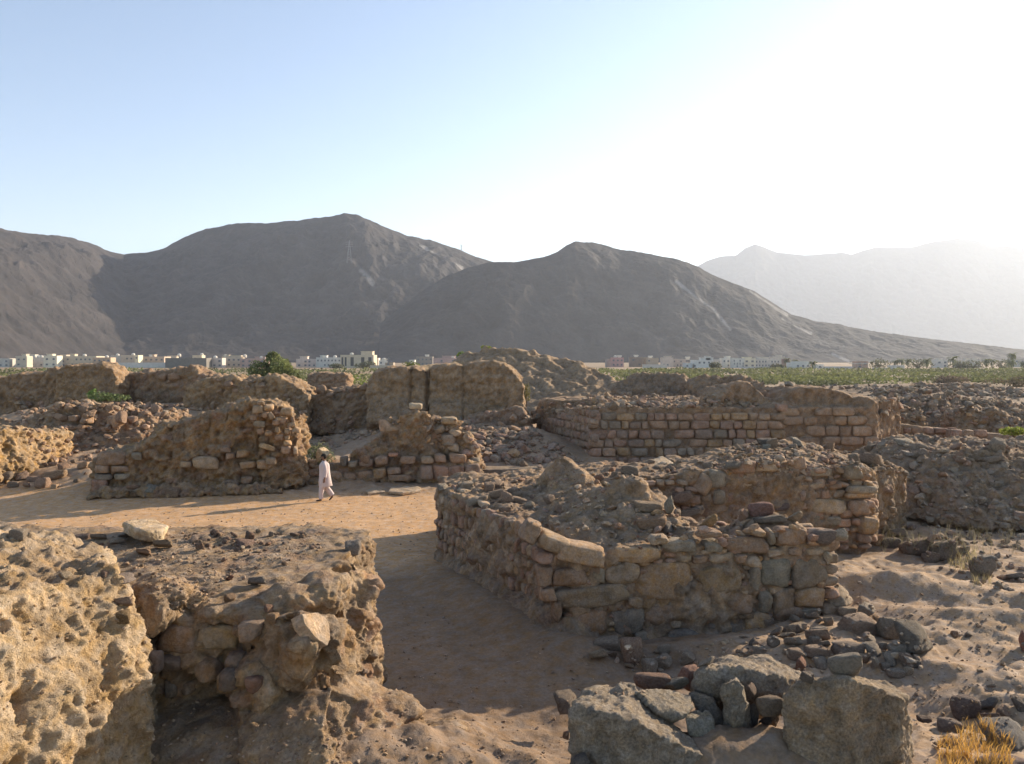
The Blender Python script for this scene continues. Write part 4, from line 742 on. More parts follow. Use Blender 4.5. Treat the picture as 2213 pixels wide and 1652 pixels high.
for q in J: rock(*q[:5], q[5], None, Zk, lib=LIBH, name='boulder', cat='boulder')
BR = [(1040, 1180, 1222, 1345, (.22, .175, .155), 'dark purple-brown boulder, left of the bottom right cluster'), (1195, 1180, 1392, 1305, (.21, .195, .185), 'dark grey boulder at the top of the bottom right cluster'), (1235, 1280, 1362, 1395, (.29, .22, .19), 'reddish rounded stone in the bottom right cluster'), (1345, 1240, 1482, 1362, (.32, .235, .185), 'tan angular stone right of the reddish one in the bottom right cluster'),
      (950, 1340, 1112, 1440, (.26, .215, .185), 'low flat stone at the left of the bottom right cluster'), (1240, 1372, 1600, 1560, (.235, .23, .225), 'large smooth grey boulder behind the dry grass in the bottom right corner'), (1455, 1185, 1580, 1300, (.23, .20, .18), 'dark stone at the frame edge above the grey boulder'), (808, 1318, 905, 1372, (.25, .2, .17), 'single small stone with a shadow on the sunlit path'),
      (1040, 730, 1085, 780, (.38, .25, .17), 'small reddish stone on the sunlit path edge'), (1120, 735, 1205, 780, (.27, .24, .21), 'grey stone beside the small reddish one on the path'), (1295, 1090, 1342, 1132, dk, 'small dark stone above the bottom right cluster'), (1210, 1600, 1560, 1720, (.25, .19, .17), 'dark red boulder cut by the bottom right frame corner'), (1505, 728, 1590, 885, (.40, .22, .17), 'upright red block at the right frame edge')]
for q in BR: rock(*q[:5], q[5], None, Zk, lib=LIBH, name='boulder', cat='boulder', sink=.05)
def G0(u, v, z): return U(u, v, (CAMZ - z) * FP / (v - VH))
def slab(pts, th, label, col, seed, name='stone_slab', cat='stone slab', disp=(.02, .02, .008)):
    P_ = [np.array(p) for p in pts]; o = ruin(name, [hull(P_ + [p - np.array([0, 0, th]) + (np.mean(P_, axis=0) - p) * .08 * np.array([1, 1, 0]) for p in P_])], .022 if P_[0][1] < 16 else .03, label, cat, disp=disp, col=np.array(col), col2=np.array(col) * 1.15, seed=seed, smooth_it=1, mat=M_ROCK); return o
slab([U(265, 1130, 12.7), U(300, 1124, 13.3), U(328, 1124, 13.5), U(362, 1139, 13.1), U(350, 1147, 12.5), U(318, 1149, 12.3), U(290, 1143, 12.4)], .16, 'large flat pale slab lying on the left mud wall', (.50, .42, .30), 301)
slab([U(1397, 1003, 23.6), U(1412, 990, 24.0), U(1432, 985, 24.2), U(1456, 1000, 23.9), U(1450, 1010, 23.4), U(1418, 1009, 23.2)], .26, 'big pale angular stone lying on the wall behind the centre block', (.47, .41, .31), 302)
slab([G0(788, 1060, .1), G0(800, 1055, .1), G0(825, 1056, .1), G0(832, 1062, .1), G0(796, 1066, .1)], .1, 'left pale paving slab lying on the plaza', (.42, .36, .28), 303)
slab([G0(838, 1062, .14), G0(845, 1053, .14), G0(905, 1051, .14), G0(912, 1058, .14), G0(870, 1065, .14)], .12, 'right long pale paving slab lying on the plaza', (.42, .36, .28), 304)
slab([U(986, 1057, 20.4), U(1003, 1048, 21.0), U(1022, 1058, 20.6), U(1016, 1066, 20.0), U(1000, 1066, 19.8)], .14, 'flat pale slab on the left edge of the centre block', (.44, .37, .28), 305)
slab([U(1022, 1073, 19.4), U(1040, 1066, 20.0), U(1062, 1082, 19.3), U(1058, 1092, 18.7), U(1044, 1090, 18.5)], .12, 'long thin pale slab edging the left face of the centre block', (.45, .37, .28), 306)
# on the left mud walls
Z3 = (0, 1107.5, 5.561); Z4 = (324.2, 1107.5, 3.724)
for q in [(1085, 250, 1300, 345, (.33, .28, .23), 'grey pointed stone left of the large pale slab'), (1420, 210, 1632, 325, (.36, .33, .29), 'grey-white stone touching the front of the large pale slab'), (1290, 308, 1482, 392, (.42, .35, .27), 'pale low stone in front of the grey-white stone'),
          (900, 258, 1092, 335, (.30, .23, .19), 'dark red flat stone leftmost in the row on the mud wall'), (1640, 420, 1835, 532, (.38, .27, .185), 'brown wedge stone in front of the large pale slab'), (1840, 320, 2095, 452, (.39, .31, .22), 'broad earth-coloured stone right below the large pale slab'),
          (1395, 745, 1605, 875, (.36, .31, .28), 'round lilac-grey stone half way down the left mud wall'), (1178, 590, 1275, 662, (.45, .36, .26), 'small pale stone on the mud wall shoulder'), (1200, 690, 1345, 795, (.42, .30, .23), 'pink flat stone on the mud wall shoulder'), (1370, 995, 1605, 1175, (.42, .32, .25), 'large pink stone beside the honeycombed wall'),
          (1620, 1128, 1712, 1192, (.44, .30, .15), 'small orange stone below the large pink stone'), (1385, 1180, 1565, 1325, (.35, .26, .15), 'tan stone lodged where the two mud walls meet'), (740, 705, 895, 845, (.50, .42, .31), 'pale stone sticking out near the top of the honeycombed wall'), (130, 190, 320, 330, (.36, .32, .27), 'grey hollowed stone on the small wall stump at the left edge')]:
    rock(*q[:5], q[5], None, Z3, lib=LIBH, sink=.2)
for q in [(780, 505, 925, 605, (.33, .31, .29), 'pale grey angular stone in the shaded slope of the left wall'), (600, 500, 682, 562, (.28, .17, .14), 'dark red stone left of the pale grey one in the shaded slope'), (608, 650, 715, 732, (.38, .275, .19), 'tan rounded stone below the pale grey stone'), (910, 750, 992, 815, (.38, .25, .18), 'orange stone above the plastered nose of the left wall'),
          (940, 808, 1038, 880, (.41, .29, .18), 'tan stone with a sunlit side above the plastered nose'), (730, 268, 772, 312, (.62, .53, .41), 'small white stone among the rubble on the left wall'), (680, 222, 862, 292, (.30, .215, .175), 'long reddish stone among the rubble on the left wall'), (1570, 225, 1700, 350, (.33, .30, .27), 'rough grey stone set in the far end of the left wall'), (1700, 310, 1785, 470, (.36, .27, .18), 'round brown stone sticking out of the far end of the left wall')]:
    rock(*q[:5], q[5], None, Z4, lib=LIBH, sink=.2)
TOPPOLY = [(170, 1160), (430, 1152), (700, 1150), (712, 1180), (640, 1215), (500, 1260), (430, 1320), (360, 1325), (300, 1250), (240, 1195)]
scatter([(420, 1153), (690, 1152), (690, 1185), (560, 1200), (420, 1190)], 44, (.03, .085), [(.30, .215, .165), (.34, .25, .19), (.26, .2, .16), (.40, .32, .24), (.28, .23, .2)], 'small brown stone in the rubble strip along the top of the left wall', 'rubble stones along the top of the left wall', flat=.5)
scatter(TOPPOLY, 34, (.02, .06), [(.36, .26, .18), (.42, .33, .23), (.36, .23, .16), (.33, .29, .25)], 'small stone scattered on the sloping top of the left wall', 'stones scattered on the left wall top')
# on top of the centre block and the wall behind it
Zc = (540.2, 729.3, 3.724); Zd = (1242.6, 945.4, 3.413)
for q in [(1500, 1180, 1605, 1240, (.38, .34, .28), 'pale stone on the far left corner of the centre block'), (1740, 1115, 1800, 1160, tn, 'tan stone behind the far left corner of the centre block'), (1885, 1165, 1968, 1240, br, 'dark brown round stone on the left edge of the centre block'), (1920, 1225, 2050, 1300, (.38, .29, .21), 'brown flat stone near the left edge of the centre block')]:
    rock(*q[:5], q[5], None, Zc, lib=LIBH, sink=.2)
for q in [(340, 205, 470, 280, (.32, .28, .23), 'grey angular stone left of the big pale one'), (1385, 50, 1445, 90, (.46, .43, .36), 'small white stone on the crest of the rear wall'), (1585, 0, 1700, 85, (.30, .275, .23), 'upright grey stone on the crest of the rear wall'), (1345, 5, 1450, 60, (.25, .22, .19), 'dark stone left of the upright one on the crest'),
          (1280, 480, 1460, 585, (.30, .18, .15), 'dark red angular stone on the stone pile at the block right end'), (1455, 480, 1575, 545, (.20, .16, .15), 'blackish thin stone beside the dark red one'), (1545, 540, 1685, 655, (.31, .27, .21), 'square grey-tan stone at the right of the stone pile'), (1300, 560, 1540, 660, (.25, .225, .195), 'dark grey slab in the stone pile'), (1210, 525, 1300, 640, (.38, .25, .18), 'orange stone at the left of the stone pile'),
          (660, 430, 710, 610, (.38, .36, .31), 'thin upright white-edged slab on the hump of the centre block'), (700, 520, 920, 600, (.33, .28, .23), 'flat grey slab with a sunlit edge right of the upright slab'), (830, 500, 940, 570, (.24, .21, .19), 'round dark stone behind the flat grey slab'), (920, 560, 1062, 700, (.42, .31, .18), 'jagged ochre stone with a sunlit rim right of the flat grey slab'),
          (450, 580, 680, 690, (.37, .26, .175), 'orange-brown pointed stone below the upright slab'), (700, 390, 860, 500, (.36, .27, .21), 'brown block with a sunlit right edge behind the flat slab'), (430, 470, 650, 560, (.34, .27, .20), 'broad brown stone in the hump of the centre block'), (640, 620, 730, 730, (.24, .22, .2), 'grey stone under the orange-brown pointed one'), (770, 590, 930, 650, (.35, .26, .19), 'brown block under the flat grey slab'), (1875, 660, 1995, 800, (.50, .47, .41), 'white faceted stone on the right end of the centre block'), (1720, 670, 1900, 800, (.29, .24, .21), 'dark stone on the right end of the centre block')]:
    rock(*q[:5], q[5], None, Zd, lib=LIBH, sink=.15)
scatter([(950, 1050), (1100, 1035), (1170, 1060), (1230, 1090), (1130, 1110), (1040, 1100)], 22, (.07, .22), [tn, (.40, .32, .24), br, (.34, .27, .21)], 'flat pale stone on the top of the centre block near its left edge', 'flat stones on the left top of the centre block', flat=.35)
scatter([(1250, 1005), (1480, 995), (1500, 1040), (1300, 1040)], 14, (.08, .22), STONES, 'stone on the low left stretch of the rear wall', 'stones on the low stretch of the rear wall', flat=.4)
scatter([(1480, 1000), (1650, 955), (1820, 965), (1900, 1010), (1840, 1050), (1600, 1030)], 26, (.06, .2), STONES + GREYS, 'stone on the sloping top of the rear wall', 'stones on the sloping top of the rear wall', flat=.5)
scatter([(1880, 950), (2213, 945), (2213, 1000), (2000, 1000), (1880, 1020)], 20, (.10, .34), GREYS + STONES[:3], 'grey stone on the crest of the dark rubble bank', 'stones on the crest of the dark rubble bank', flat=.5)
for q in [(830, 285, 1045, 370, (.33, .29, .25), 'oval pale boulder lying on the dark rubble bank'), (1040, 260, 1128, 345, (.31, .27, .23), 'round boulder right behind the oval pale one'), (760, 150, 1030, 245, (.34, .30, .24), 'long flat slab on the crest of the dark rubble bank')]:
    rock(*q[:5], q[5], None, (1782.8, 918.4, 5.146), lib=LIBH, name='boulder', cat='boulder', sink=.1)
# plaza and left rear
Zl = (0, 783.4, 5.561)
for q in [(0, 1310, 145, 1420), (160, 1310, 325, 1440), (100, 1430, 225, 1515), (330, 1370, 490, 1440), (420, 1380, 595, 1530), (500, 1300, 810, 1430), (690, 1215, 830, 1300), (590, 1195, 690, 1250), (850, 1170, 915, 1225), (930, 1200, 1075, 1290), (1000, 1315, 1045, 1360), (620, 1460, 700, 1520), (-60, 1400, 35, 1500), (480, 1200, 580, 1260), (780, 1210, 830, 1240), (880, 1400, 960, 1450), (280, 1440, 370, 1520)]:
    rock(*q, rnd.choice([(.36, .25, .18), (.40, .30, .21), (.32, .24, .19), (.28, .24, .2)]), 'rounded fallen stone lying before the collapsed wall at the left of the plaza', 'fallen stones at the left of the plaza', Zl, lib=LIBH, sink=.15)
for q in [(1290, 1470, 1740, 1640, (.36, .25, .18), 'large cut block lying at the foot of the tall mud wall'), (1740, 1470, 1905, 1600, (.27, .26, .225), 'pointed grey stone right of the large cut block'), (1940, 1490, 2180, 1600, (.34, .25, .18), 'flat cut block right of the pointed grey stone')]:
    rock(*q[:5], q[5], None, Zl, lib=LIBH, sink=.05, name='cut_block', cat='stone block')
for q in [(538, 885, 672, 1010, (.60, .50, .34), 'round pale ochre boulder directly behind the walking man', 33.2), (875, 980, 985, 1050, (.37, .29, .23), 'rounded pinkish boulder right of the walking man', None)]:
    rock(*q[:5], q[5], None, Zc, Y=q[6], lib=[LIBH[1]] if q[6] else LIBH, sink=.15, name='boulder' if 'boulder' in q[5] else 'paving_slab', cat='boulder' if 'boulder' in q[5] else 'paving slab', ang=0)
scatter([(650, 1005), (720, 990), (800, 985), (850, 1000), (850, 1015), (660, 1015)], 12, (.12, .3), GREYS + STONES[:2], 'stone along the low ledge right of the walking man', 'stones on the low ledge behind the man', yr=(30, 40))
scatter([(60, 880), (360, 875), (380, 905), (330, 960), (240, 930), (60, 900)], 36, (.10, .34), [(.42, .31, .22), (.38, .27, .19), (.34, .25, .19), (.46, .37, .27)], 'fallen stone on the collapsed reddish wall', 'stones on the collapsed reddish wall', yr=(34, 48))
scatter([(280, 800), (540, 820), (660, 850), (800, 835), (800, 850), (660, 870), (430, 845)], 22, (.12, .38), [(.40, .30, .22), (.36, .26, .19)], 'stone on the crest of the far mud walls', 'stones on the crests of the far mud walls', yr=(40, 60))

RB_ = Acc()
pile(RB_, [(650, 900), (800, 905), (1120, 900), (1160, 960), (1130, 1005), (1040, 1000), (830, 930), (700, 985), (660, 960)], 420, (.05, .32), GREYS + STONES, yr=(34, 60), big=True)
pile(RB_, [(1280, 880), (1400, 868), (1560, 862), (1660, 880), (1500, 882)], 260, (.06, .26), STONES + GREYS, yr=(39, 62))
pile(RB_, [(1140, 885), (1340, 850), (1560, 855), (1400, 875), (1280, 885), (1180, 900), (1130, 915)], 260, (.06, .30), STONES, yr=(38, 62))
pile(RB_, [(1000, 925), (1150, 930), (1280, 1010), (1150, 1012), (1040, 1000)], 300, (.06, .32), GREYS + PINKS, yr=(34, 50), big=True)
pile(RB_, [(40, 870), (400, 870), (420, 900), (330, 960), (230, 1000), (90, 1000), (30, 930)], 260, (.05, .22), [(.42, .31, .22), (.36, .26, .19), (.32, .24, .18)], yr=(32, 50))
pile(RB_, [(0, 860), (270, 862), (420, 880), (640, 860), (660, 900), (540, 870), (350, 900), (0, 880)], 300, (.06, .26), STONES, yr=(38, 60))
pile(RB_, [(1890, 835), (2213, 850), (2213, 945), (2180, 935), (2060, 925), (1900, 905)], 560, (.05, .30), GREYS + STONES + [(.2, .18, .17)], yr=(40, 120), nz=.1, big=True)
pile(RB_, [(1640, 828), (1900, 835), (2000, 835), (1990, 860), (1890, 870), (1850, 845), (1700, 838)], 180, (.08, .36), GREYS + [(.22, .19, .175)], yr=(42, 120))
pile(RB_, [(2000, 832), (2100, 832), (2213, 845), (2213, 860), (1990, 850)], 150, (.10, .42), GREYS, yr=(60, 140))
pile(RB_, [(1880, 950), (2213, 948), (2213, 1160), (1900, 1140), (1960, 1040), (1890, 1010)], 360, (.03, .20), GREYS + [(.27, .20, .16)], yr=(20, 36), nz=-.3, big=True)
pile(RB_, [(1480, 1000), (1650, 952), (1850, 975), (2000, 1030), (1870, 1040), (1600, 1030)], 380, (.03, .13), STONES, yr=(19, 28))
pile(RB_, [(950, 1050), (1120, 1030), (1480, 995), (1520, 1035), (1320, 1045), (1300, 1150), (1180, 1150), (1100, 1110)], 280, (.02, .10), STONES + [tn, (.42, .34, .25), (.46, .37, .27)], yr=(14, 27))
pile(RB_, [(1300, 1090), (1480, 1110), (1760, 1140), (1780, 1165), (1320, 1200)], 120, (.03, .12), STONES, yr=(14.5, 19))
pile(RB_, [(1250, 1390), (1500, 1400), (1780, 1300), (2000, 1370), (2040, 1450), (1880, 1490), (1600, 1480), (1400, 1470)], 130, (.02, .07), [dk, br, tn], yr=(11.8, 18), big=True)
pile(RB_, [(1900, 1150), (2213, 1150), (2213, 1290), (2050, 1250)], 160, (.04, .16), GREYS, yr=(14, 26))
ro = link('rubble', RB_.mesh('rubble', False), M_ROCK); tag(ro, kind='stuff')
GV = Acc(); gp = [(.34, .25, .18), (.38, .29, .21), (.28, .22, .18), (.42, .33, .24)]
pile(GV, TOPPOLY, 900, (.007, .03), gp, yr=(8, 15))
pile(GV, [(0, 1160), (240, 1190), (330, 1340), (330, 1652), (0, 1652)], 260, (.008, .03), [(.48, .38, .26), (.42, .32, .21)], nz=-.5, yr=(5, 11))
pile(GV, [(330, 1500), (960, 1600), (1230, 1600), (1230, 1652), (330, 1652)], 420, (.007, .028), gp, nz=-.5, yr=(5, 13))
pile(GV, [(800, 1250), (1240, 1400), (1400, 1500), (1230, 1600), (880, 1560), (820, 1500)], 260, (.008, .035), gp, yr=(9, 21))
pile(GV, [(20, 1110), (920, 1055), (930, 1215), (800, 1240), (790, 1150), (60, 1150)], 330, (.012, .035), gp, yr=(18, 34))
pile(GV, [(1780, 1200), (2213, 1290), (2213, 1560), (2000, 1652), (1960, 1480), (2030, 1420), (1800, 1280)], 560, (.008, .04), [(.38, .29, .21), (.33, .26, .2), (.42, .34, .25)], yr=(8, 22))
go = link('gravel', GV.mesh('gravel', False), M_ROCK); tag(go, kind='stuff')
print('loose stones', NST['n'])

# masonry seen in the hollow of the left wall
l1 = [o for o in bpy.data.objects if o.get('label', '').startswith('broad low mud wall')][0]
A = Acc(); Z5 = (0, 1107.5, 2.731)
for q in [(930, 655, 1150, 835, (.33, .235, .16)), (1155, 655, 1425, 810, (.31, .25, .165)), (1410, 648, 1552, 752, (.29, .22, .16)), (940, 850, 1082, 948, (.27, .21, .17)), (1140, 868, 1300, 992, (.33, .25, .18)), (1320, 838, 1432, 932, (.28, .22, .18)), (975, 965, 1052, 1105, (.27, .235, .2)), (1290, 940, 1412, 1062, (.26, .22, .19)), (1450, 960, 1562, 1072, (.31, .20, .155)), (870, 830, 940, 960, (.25, .2, .17)), (1080, 1000, 1150, 1080, (.3, .23, .17))]:
    u, v = Z5[0] + (q[0] + q[2]) / 2 / 2.731, Z5[1] + (q[1] + q[3]) / 2 / 2.731; loc, nor, ob = cast(u, v)
    if loc is None: continue
    hx = (q[2] - q[0]) / 2 / 2.731 / FP * loc.y; hz_ = (q[3] - q[1]) / 2 / 2.731 / FP * loc.y
    frame_stone(A, np.array(loc) + np.array([0, .06, 0]), np.array([1, 0, 0.]), np.array([0, 1., 0]), np.array([0, 0, 1.]), hx, .14, hz_, q[4], 4, 7, .07, .22, 7)
link('masonry', A.mesh('masonry', True), M_ROCK, l1)
# flat plaster on its nose
pp = [(651.8, 1327), (688, 1323), (704, 1334), (712, 1350), (715, 1382), (707, 1396), (696, 1387), (684, 1380), (672, 1366), (659, 1350)]
pts = []
for (u, v) in pp:
    Yp = 8.90 + (u - 650) / 65 * .50 - (v - 1323) / 72 * .30
    pts.append(U(u, v, Yp))
nrm = np.cross(pts[2] - pts[0], pts[5] - pts[0]); nrm /= np.linalg.norm(nrm); nrm = nrm if nrm[1] > 0 else -nrm
V, N, F = remesh([hull([p for p in pts] + [p + nrm * .16 for p in pts])], .012, 2)
V = V + N * (fbm(V * 6, 3, 5) * .006)[:, None]
link('plaster_patch', mk_mesh('plaster_patch', V, F, np.array([.66, .53, .40]), True), M_MUD, l1)

# ---------------------------------------------------------------- vegetation
def leaves(A, c, r, n, size, cols, seed=0, shell=.55):
    R = np.random.RandomState(seed); c = np.array(c, float); r = np.array(r, float)
    D = R.normal(size=(n, 3)); D /= np.linalg.norm(D, axis=1)[:, None]; q = R.uniform(shell, 1, n) ** .6
    P = D * q[:, None]; P = P * (1 + .28 * fbm(P * 2.2 + seed, 3, seed))[:, None]; P[:, 2] = np.maximum(P[:, 2], -.85)
    P = P * r + c
    keep = fbm(P / np.mean(r) * 3.1 + 9, 2, seed) > -.12; P = P[keep]; n = len(P)
    a = R.normal(size=(n, 3)); a /= np.linalg.norm(a, axis=1)[:, None]; b = np.cross(a, R.normal(size=(n, 3))); b /= np.linalg.norm(b, axis=1)[:, None] + 1e-9
    s = size * R.uniform(.5, 1.3, n)[:, None]
    V = np.stack([P - a * s, P + b * s * .45, P + a * s, P - b * s * .45], 1).reshape(-1, 3)
    F = np.arange(n * 4).reshape(-1, 4)
    cc = np.array(cols)[R.randint(len(cols), size=n)] * R.uniform(.75, 1.25, n)[:, None]
    A.add(V, F, np.repeat(cc, 4, axis=0))
def tube(A, pts, rad, t, seg=6):
    pts = [np.array(p, float) for p in pts]; V = []
    for i, p in enumerate(pts):
        d = pts[min(i + 1, len(pts) - 1)] - pts[max(i - 1, 0)]; d /= np.linalg.norm(d) + 1e-9
        a = np.cross(d, [0.3, .9, .1]); a /= np.linalg.norm(a); b = np.cross(d, a); r_ = rad[i] if hasattr(rad, '__len__') else rad
        for k in range(seg): V.append(p + (a * math.cos(k * 2 * math.pi / seg) + b * math.sin(k * 2 * math.pi / seg)) * r_)
    F = []
    for i in range(len(pts) - 1):
        for k in range(seg): F.append([i * seg + k, i * seg + (k + 1) % seg, (i + 1) * seg + (k + 1) % seg, (i + 1) * seg + k])
    A.add(V, F, t)
M_BARK = plain('bark', (.16, .12, .08), .9, .3, 6)
GRN = [(.10, .145, .035), (.13, .18, .045), (.17, .215, .06), (.085, .12, .035)]; YGR = [(.22, .25, .07), (.18, .22, .06), (.26, .26, .09), (.14, .19, .05)]; OLV = [(.16, .16, .075), (.20, .185, .09), (.12, .13, .06)]
def bush(u, v, w_, h, Y, label, cols, n=900, size=None, group=None, name='bush', cat='bush', zb=None, trunk=True, blobs=5, seed=0):
    base = U(u, v, Y)
    if zb is not None: base[2] = zb
    W = w_ / FP * Y; Hh = h / FP * Y; R = random.Random(seed + 5)
    e = empty(name, base); tag(e, label, cat, group, 'thing'); A = Acc()
    for k in range(blobs):
        fx = (k + .5) / blobs - .5; hh = Hh * (1 - 1.3 * fx * fx) * R.uniform(.75, 1.0)
        leaves(A, (fx * W * .8, R.uniform(-.2, .2) * W, hh * .52), (W * R.uniform(.22, .34), W * .3, hh * .5), n // blobs, size or max(.05, Y / FP * 3.2), cols, seed * 13 + k)
    link('foliage' if name != 'tree' else 'crown', A.mesh('foliage', False), M_LEAF, e)
    if trunk:
        T = Acc()
        for k in range(4):
            tx = R.uniform(-.3, .3) * W; tube(T, [(tx * .15, 0, -.3), (tx * .5, R.uniform(-.1, .1) * W, Hh * .35), (tx, R.uniform(-.2, .2) * W, Hh * .7)], [W * .03, W * .02, W * .006], (.16, .12, .08), 5)
        link('trunk' if name == 'tree' else 'stem', T.mesh('stem', False), M_BARK, e)
    return e
def gz(x_, y_): return float(ground_z(np.array([x_]), np.array([y_]))[0])
# the big tree beyond the far walls
e = empty('tree', U(590, 822, 110)); e.location.z = 0; tag(e, 'bushy green tree with a tall pointed crown beyond the far mud walls', 'tree', None, 'thing'); A = Acc(); s_ = 110 / FP
for k, (u, v, ru, rv, n) in enumerate([(560, 800, 24, 20, 1500), (592, 785, 20, 24, 2000), (575, 803, 28, 22, 2200), (608, 800, 26, 22, 2000), (590, 772, 13, 12, 900), (555, 815, 20, 12, 1200), (628, 812, 22, 16, 1400), (595, 820, 40, 14, 1800), (614, 790, 14, 16, 900)]):
    c = U(u, v, 110 + (k % 3) * .8) - np.array(e.location); leaves(A, c, (ru * s_, ru * s_, rv * s_), n, .17, [(.14, .16, .06), (.19, .21, .08), (.25, .27, .11), (.11, .12, .055)] if k % 2 == 0 else [(.25, .27, .10), (.30, .32, .13), (.16, .18, .07)], 300 + k)
link('crown', A.mesh('crown', False), M_LEAF, e)
T = Acc()
for dx, dz_ in ((-1.8, 3.2), (0.2, 4.6), (1.6, 3.4), (.9, 2.6)): tube(T, [(0, 0, -.5), (dx * .4, .2, dz_ * .45), (dx, 0, dz_)], [.22, .14, .05], (.16, .12, .08), 6)
link('trunk', T.mesh('trunk', False), M_BARK, e)
bush(655, 828, 60, 42, 104, 'yellow-green bush right of the pointed tree', OLV + YGR[:2], 2600, .15, zb=0, seed=1)
bush(700, 832, 60, 34, 112, 'olive green bush between the tree and the cream building', YGR + OLV, 2200, .15, zb=0, seed=2)
bush(765, 830, 78, 44, 118, 'broad yellow-green bush against the left end of the mud block', YGR, 3400, .16, zb=0, seed=3)
bush(718, 826, 40, 24, 96, 'grey-green bush beside the dark wall remnant', OLV, 1200, .14, zb=0, seed=4)
bush(527, 824, 30, 22, 130, 'small dark bush left of the pointed tree', [(.07, .09, .035), (.09, .11, .04)], 900, .16, zb=0, seed=5)
bush(60, 805, 112, 26, 150, 'dark green bush row behind the far left mud wall', GRN, 3200, .2, zb=0, seed=6, blobs=8)
bush(105, 802, 70, 22, 140, 'light green bush right of the dark bush row at the far left', YGR[:2] + GRN[1:3], 1800, .18, zb=0, seed=7)
bush(232, 868, 76, 24, 49, 'green plant growing below the square mud stump', [(.15, .19, .08), (.12, .15, .06), (.19, .22, .10)], 900, .10, seed=8, zb=None)
bush(200, 862, 22, 24, 49.5, 'upright green sprig at the foot of the square mud stump', [(.16, .25, .06), (.2, .28, .09)], 350, .09, seed=9, blobs=2)
bush(683, 990, 76, 52, 35.4, 'grey-green spiny bush behind the pale ochre boulder', [(.17, .185, .10), (.22, .23, .13), (.12, .13, .07)], 2600, .055, seed=10, zb=.55)
bush(788, 1000, 60, 36, 34.8, 'faint dark bush in the shade at the left foot of the peaked wall', [(.13, .12, .075), (.17, .15, .1)], 900, .05, seed=11)
bush(2195, 942, 50, 22, 40, 'bright yellow-green bush at the right frame edge', [(.28, .31, .06), (.21, .25, .05)], 1200, .07, seed=12)
bush(1005, 775, 40, 22, 77, 'green sprig leaning from the left shoulder of the big mound', [(.20, .26, .05), (.16, .21, .05)], 350, .14, seed=13, blobs=2, zb=5.3)
bush(1050, 757, 22, 12, 76, 'tiny yellow-green shrub on top of the big mound', [(.24, .26, .07)], 160, .12, seed=14, blobs=2)
bush(888, 795, 34, 14, 110, 'low yellow-green bush on the skyline of the mud block', OLV + YGR, 500, .15, seed=15, blobs=3)
bush(1138, 835, 16, 50, 50, 'thin yellowish shrub at the right end of the mud block', [(.24, .21, .09), (.2, .18, .08)], 500, .07, seed=16, blobs=2, zb=2.6)
bush(2055, 820, 80, 22, 170, 'dark brown thorny scrub patch in the green field', [(.13, .10, .075), (.16, .12, .09)], 1600, .25, seed=17, zb=0, blobs=6)
bush(2200, 840, 110, 50, 118, 'dark brown thorn bush at the right edge of the green field', [(.13, .105, .075), (.17, .13, .09), (.10, .09, .06)], 2600, .2, seed=18, zb=0, blobs=6)
# dry plants
def tuft(u0, u1, v0, v1, n, h, col, label, name='dry_grass_tuft', cat='dry grass', r_=.0035, lean=.5, cnt=None):
    A = Acc(); k = 0; o0 = None
    while k < n:
        u, v = rnd.uniform(u0, u1), rnd.uniform(v0, v1); loc, nor, ob = cast(u, v); k += 1
        if loc is None: continue
        if o0 is None: o0 = loc.copy()
        if abs(loc.y - o0.y) > 2.5: continue
        for j in range(rnd.randint(1, 3)):
            hh = h * rnd.uniform(.4, 1.1); a = rnd.uniform(0, 6.3); l = rnd.uniform(.1, lean) * hh; b = np.array(loc) - np.array(o0)
            p1 = b + [math.cos(a) * l * .4, math.sin(a) * l * .4, hh * .6]; p2 = b + [math.cos(a) * l * 1.2, math.sin(a) * l * 1.2, hh]
            wv = np.array([math.sin(a + 1.2), -math.cos(a + 1.2), 0]) * r_
            c_ = np.array(col) * rnd.uniform(.7, 1.3)
            A.add([b - wv, b + wv, p1 + wv * .8, p1 - wv * .8, p2, p2 + wv * .2], [[0, 1, 2, 3], [3, 2, 5, 4]], c_)
    o = link(name, A.mesh(name, False), M_LEAF, None, o0); tag(o, label, cat, None, 'stuff' if name == 'weeds' else 'thing'); return o
tuft(2025, 2190, 1600, 1680, 520, .15, (.56, .33, .09), 'golden dry grass tuft in the bottom right corner')
tuft(2070, 2150, 1570, 1600, 90, .18, (.54, .33, .10), 'thin golden grass stalks behind the dry tuft')
tuft(2050, 2110, 1195, 1235, 110, .30, (.40, .33, .17), 'dry straw stalks between the rounded and the large grey boulder')
tuft(2100, 2150, 1240, 1270, 70, .22, (.38, .31, .16), 'few dry stalks at the foot of the large grey boulder')
tuft(1890, 2213, 1150, 1200, 260, .4, (.24, .21, .13), 'sparse brownish weeds in the shaded hollow at the right', name='weeds', cat='weeds', lean=.4)
# the green field
FA = Acc(); R = np.random.RandomState(5)
n = 52000; Yf = 150 / (1 - R.uniform(0, 1, n) * (1 - 150 / 430.)); uf = np.where(R.rand(n) < .72, R.uniform(1280, 2480, n), R.uniform(-260, 860, n))
xf = (uf - UC) / FP * Yf; dn = fbm(np.stack([xf * .05, Yf * .02, xf * 0], 1), 3, 8)
hb = .75 + .55 * np.clip(dn + .3, 0, 1); zf = R.uniform(.1, 1, n) * hb
keep = (dn > -.22) & ~((Yf < 185) & (xf > 80) & (xf < 105)); keep &= ~((uf < 870) & (Yf < 170)); xf, Yf, zf, dn, uf = xf[keep], Yf[keep], zf[keep], dn[keep], uf[keep]; n = len(xf)
P = np.stack([xf, Yf, zf], 1); a = R.normal(size=(n, 3)); a /= np.linalg.norm(a, axis=1)[:, None]; b = np.cross(a, R.normal(size=(n, 3))); b /= np.linalg.norm(b, axis=1)[:, None]
s_ = (.16 + Yf / 900)[:, None] * R.uniform(.6, 1.4, n)[:, None]
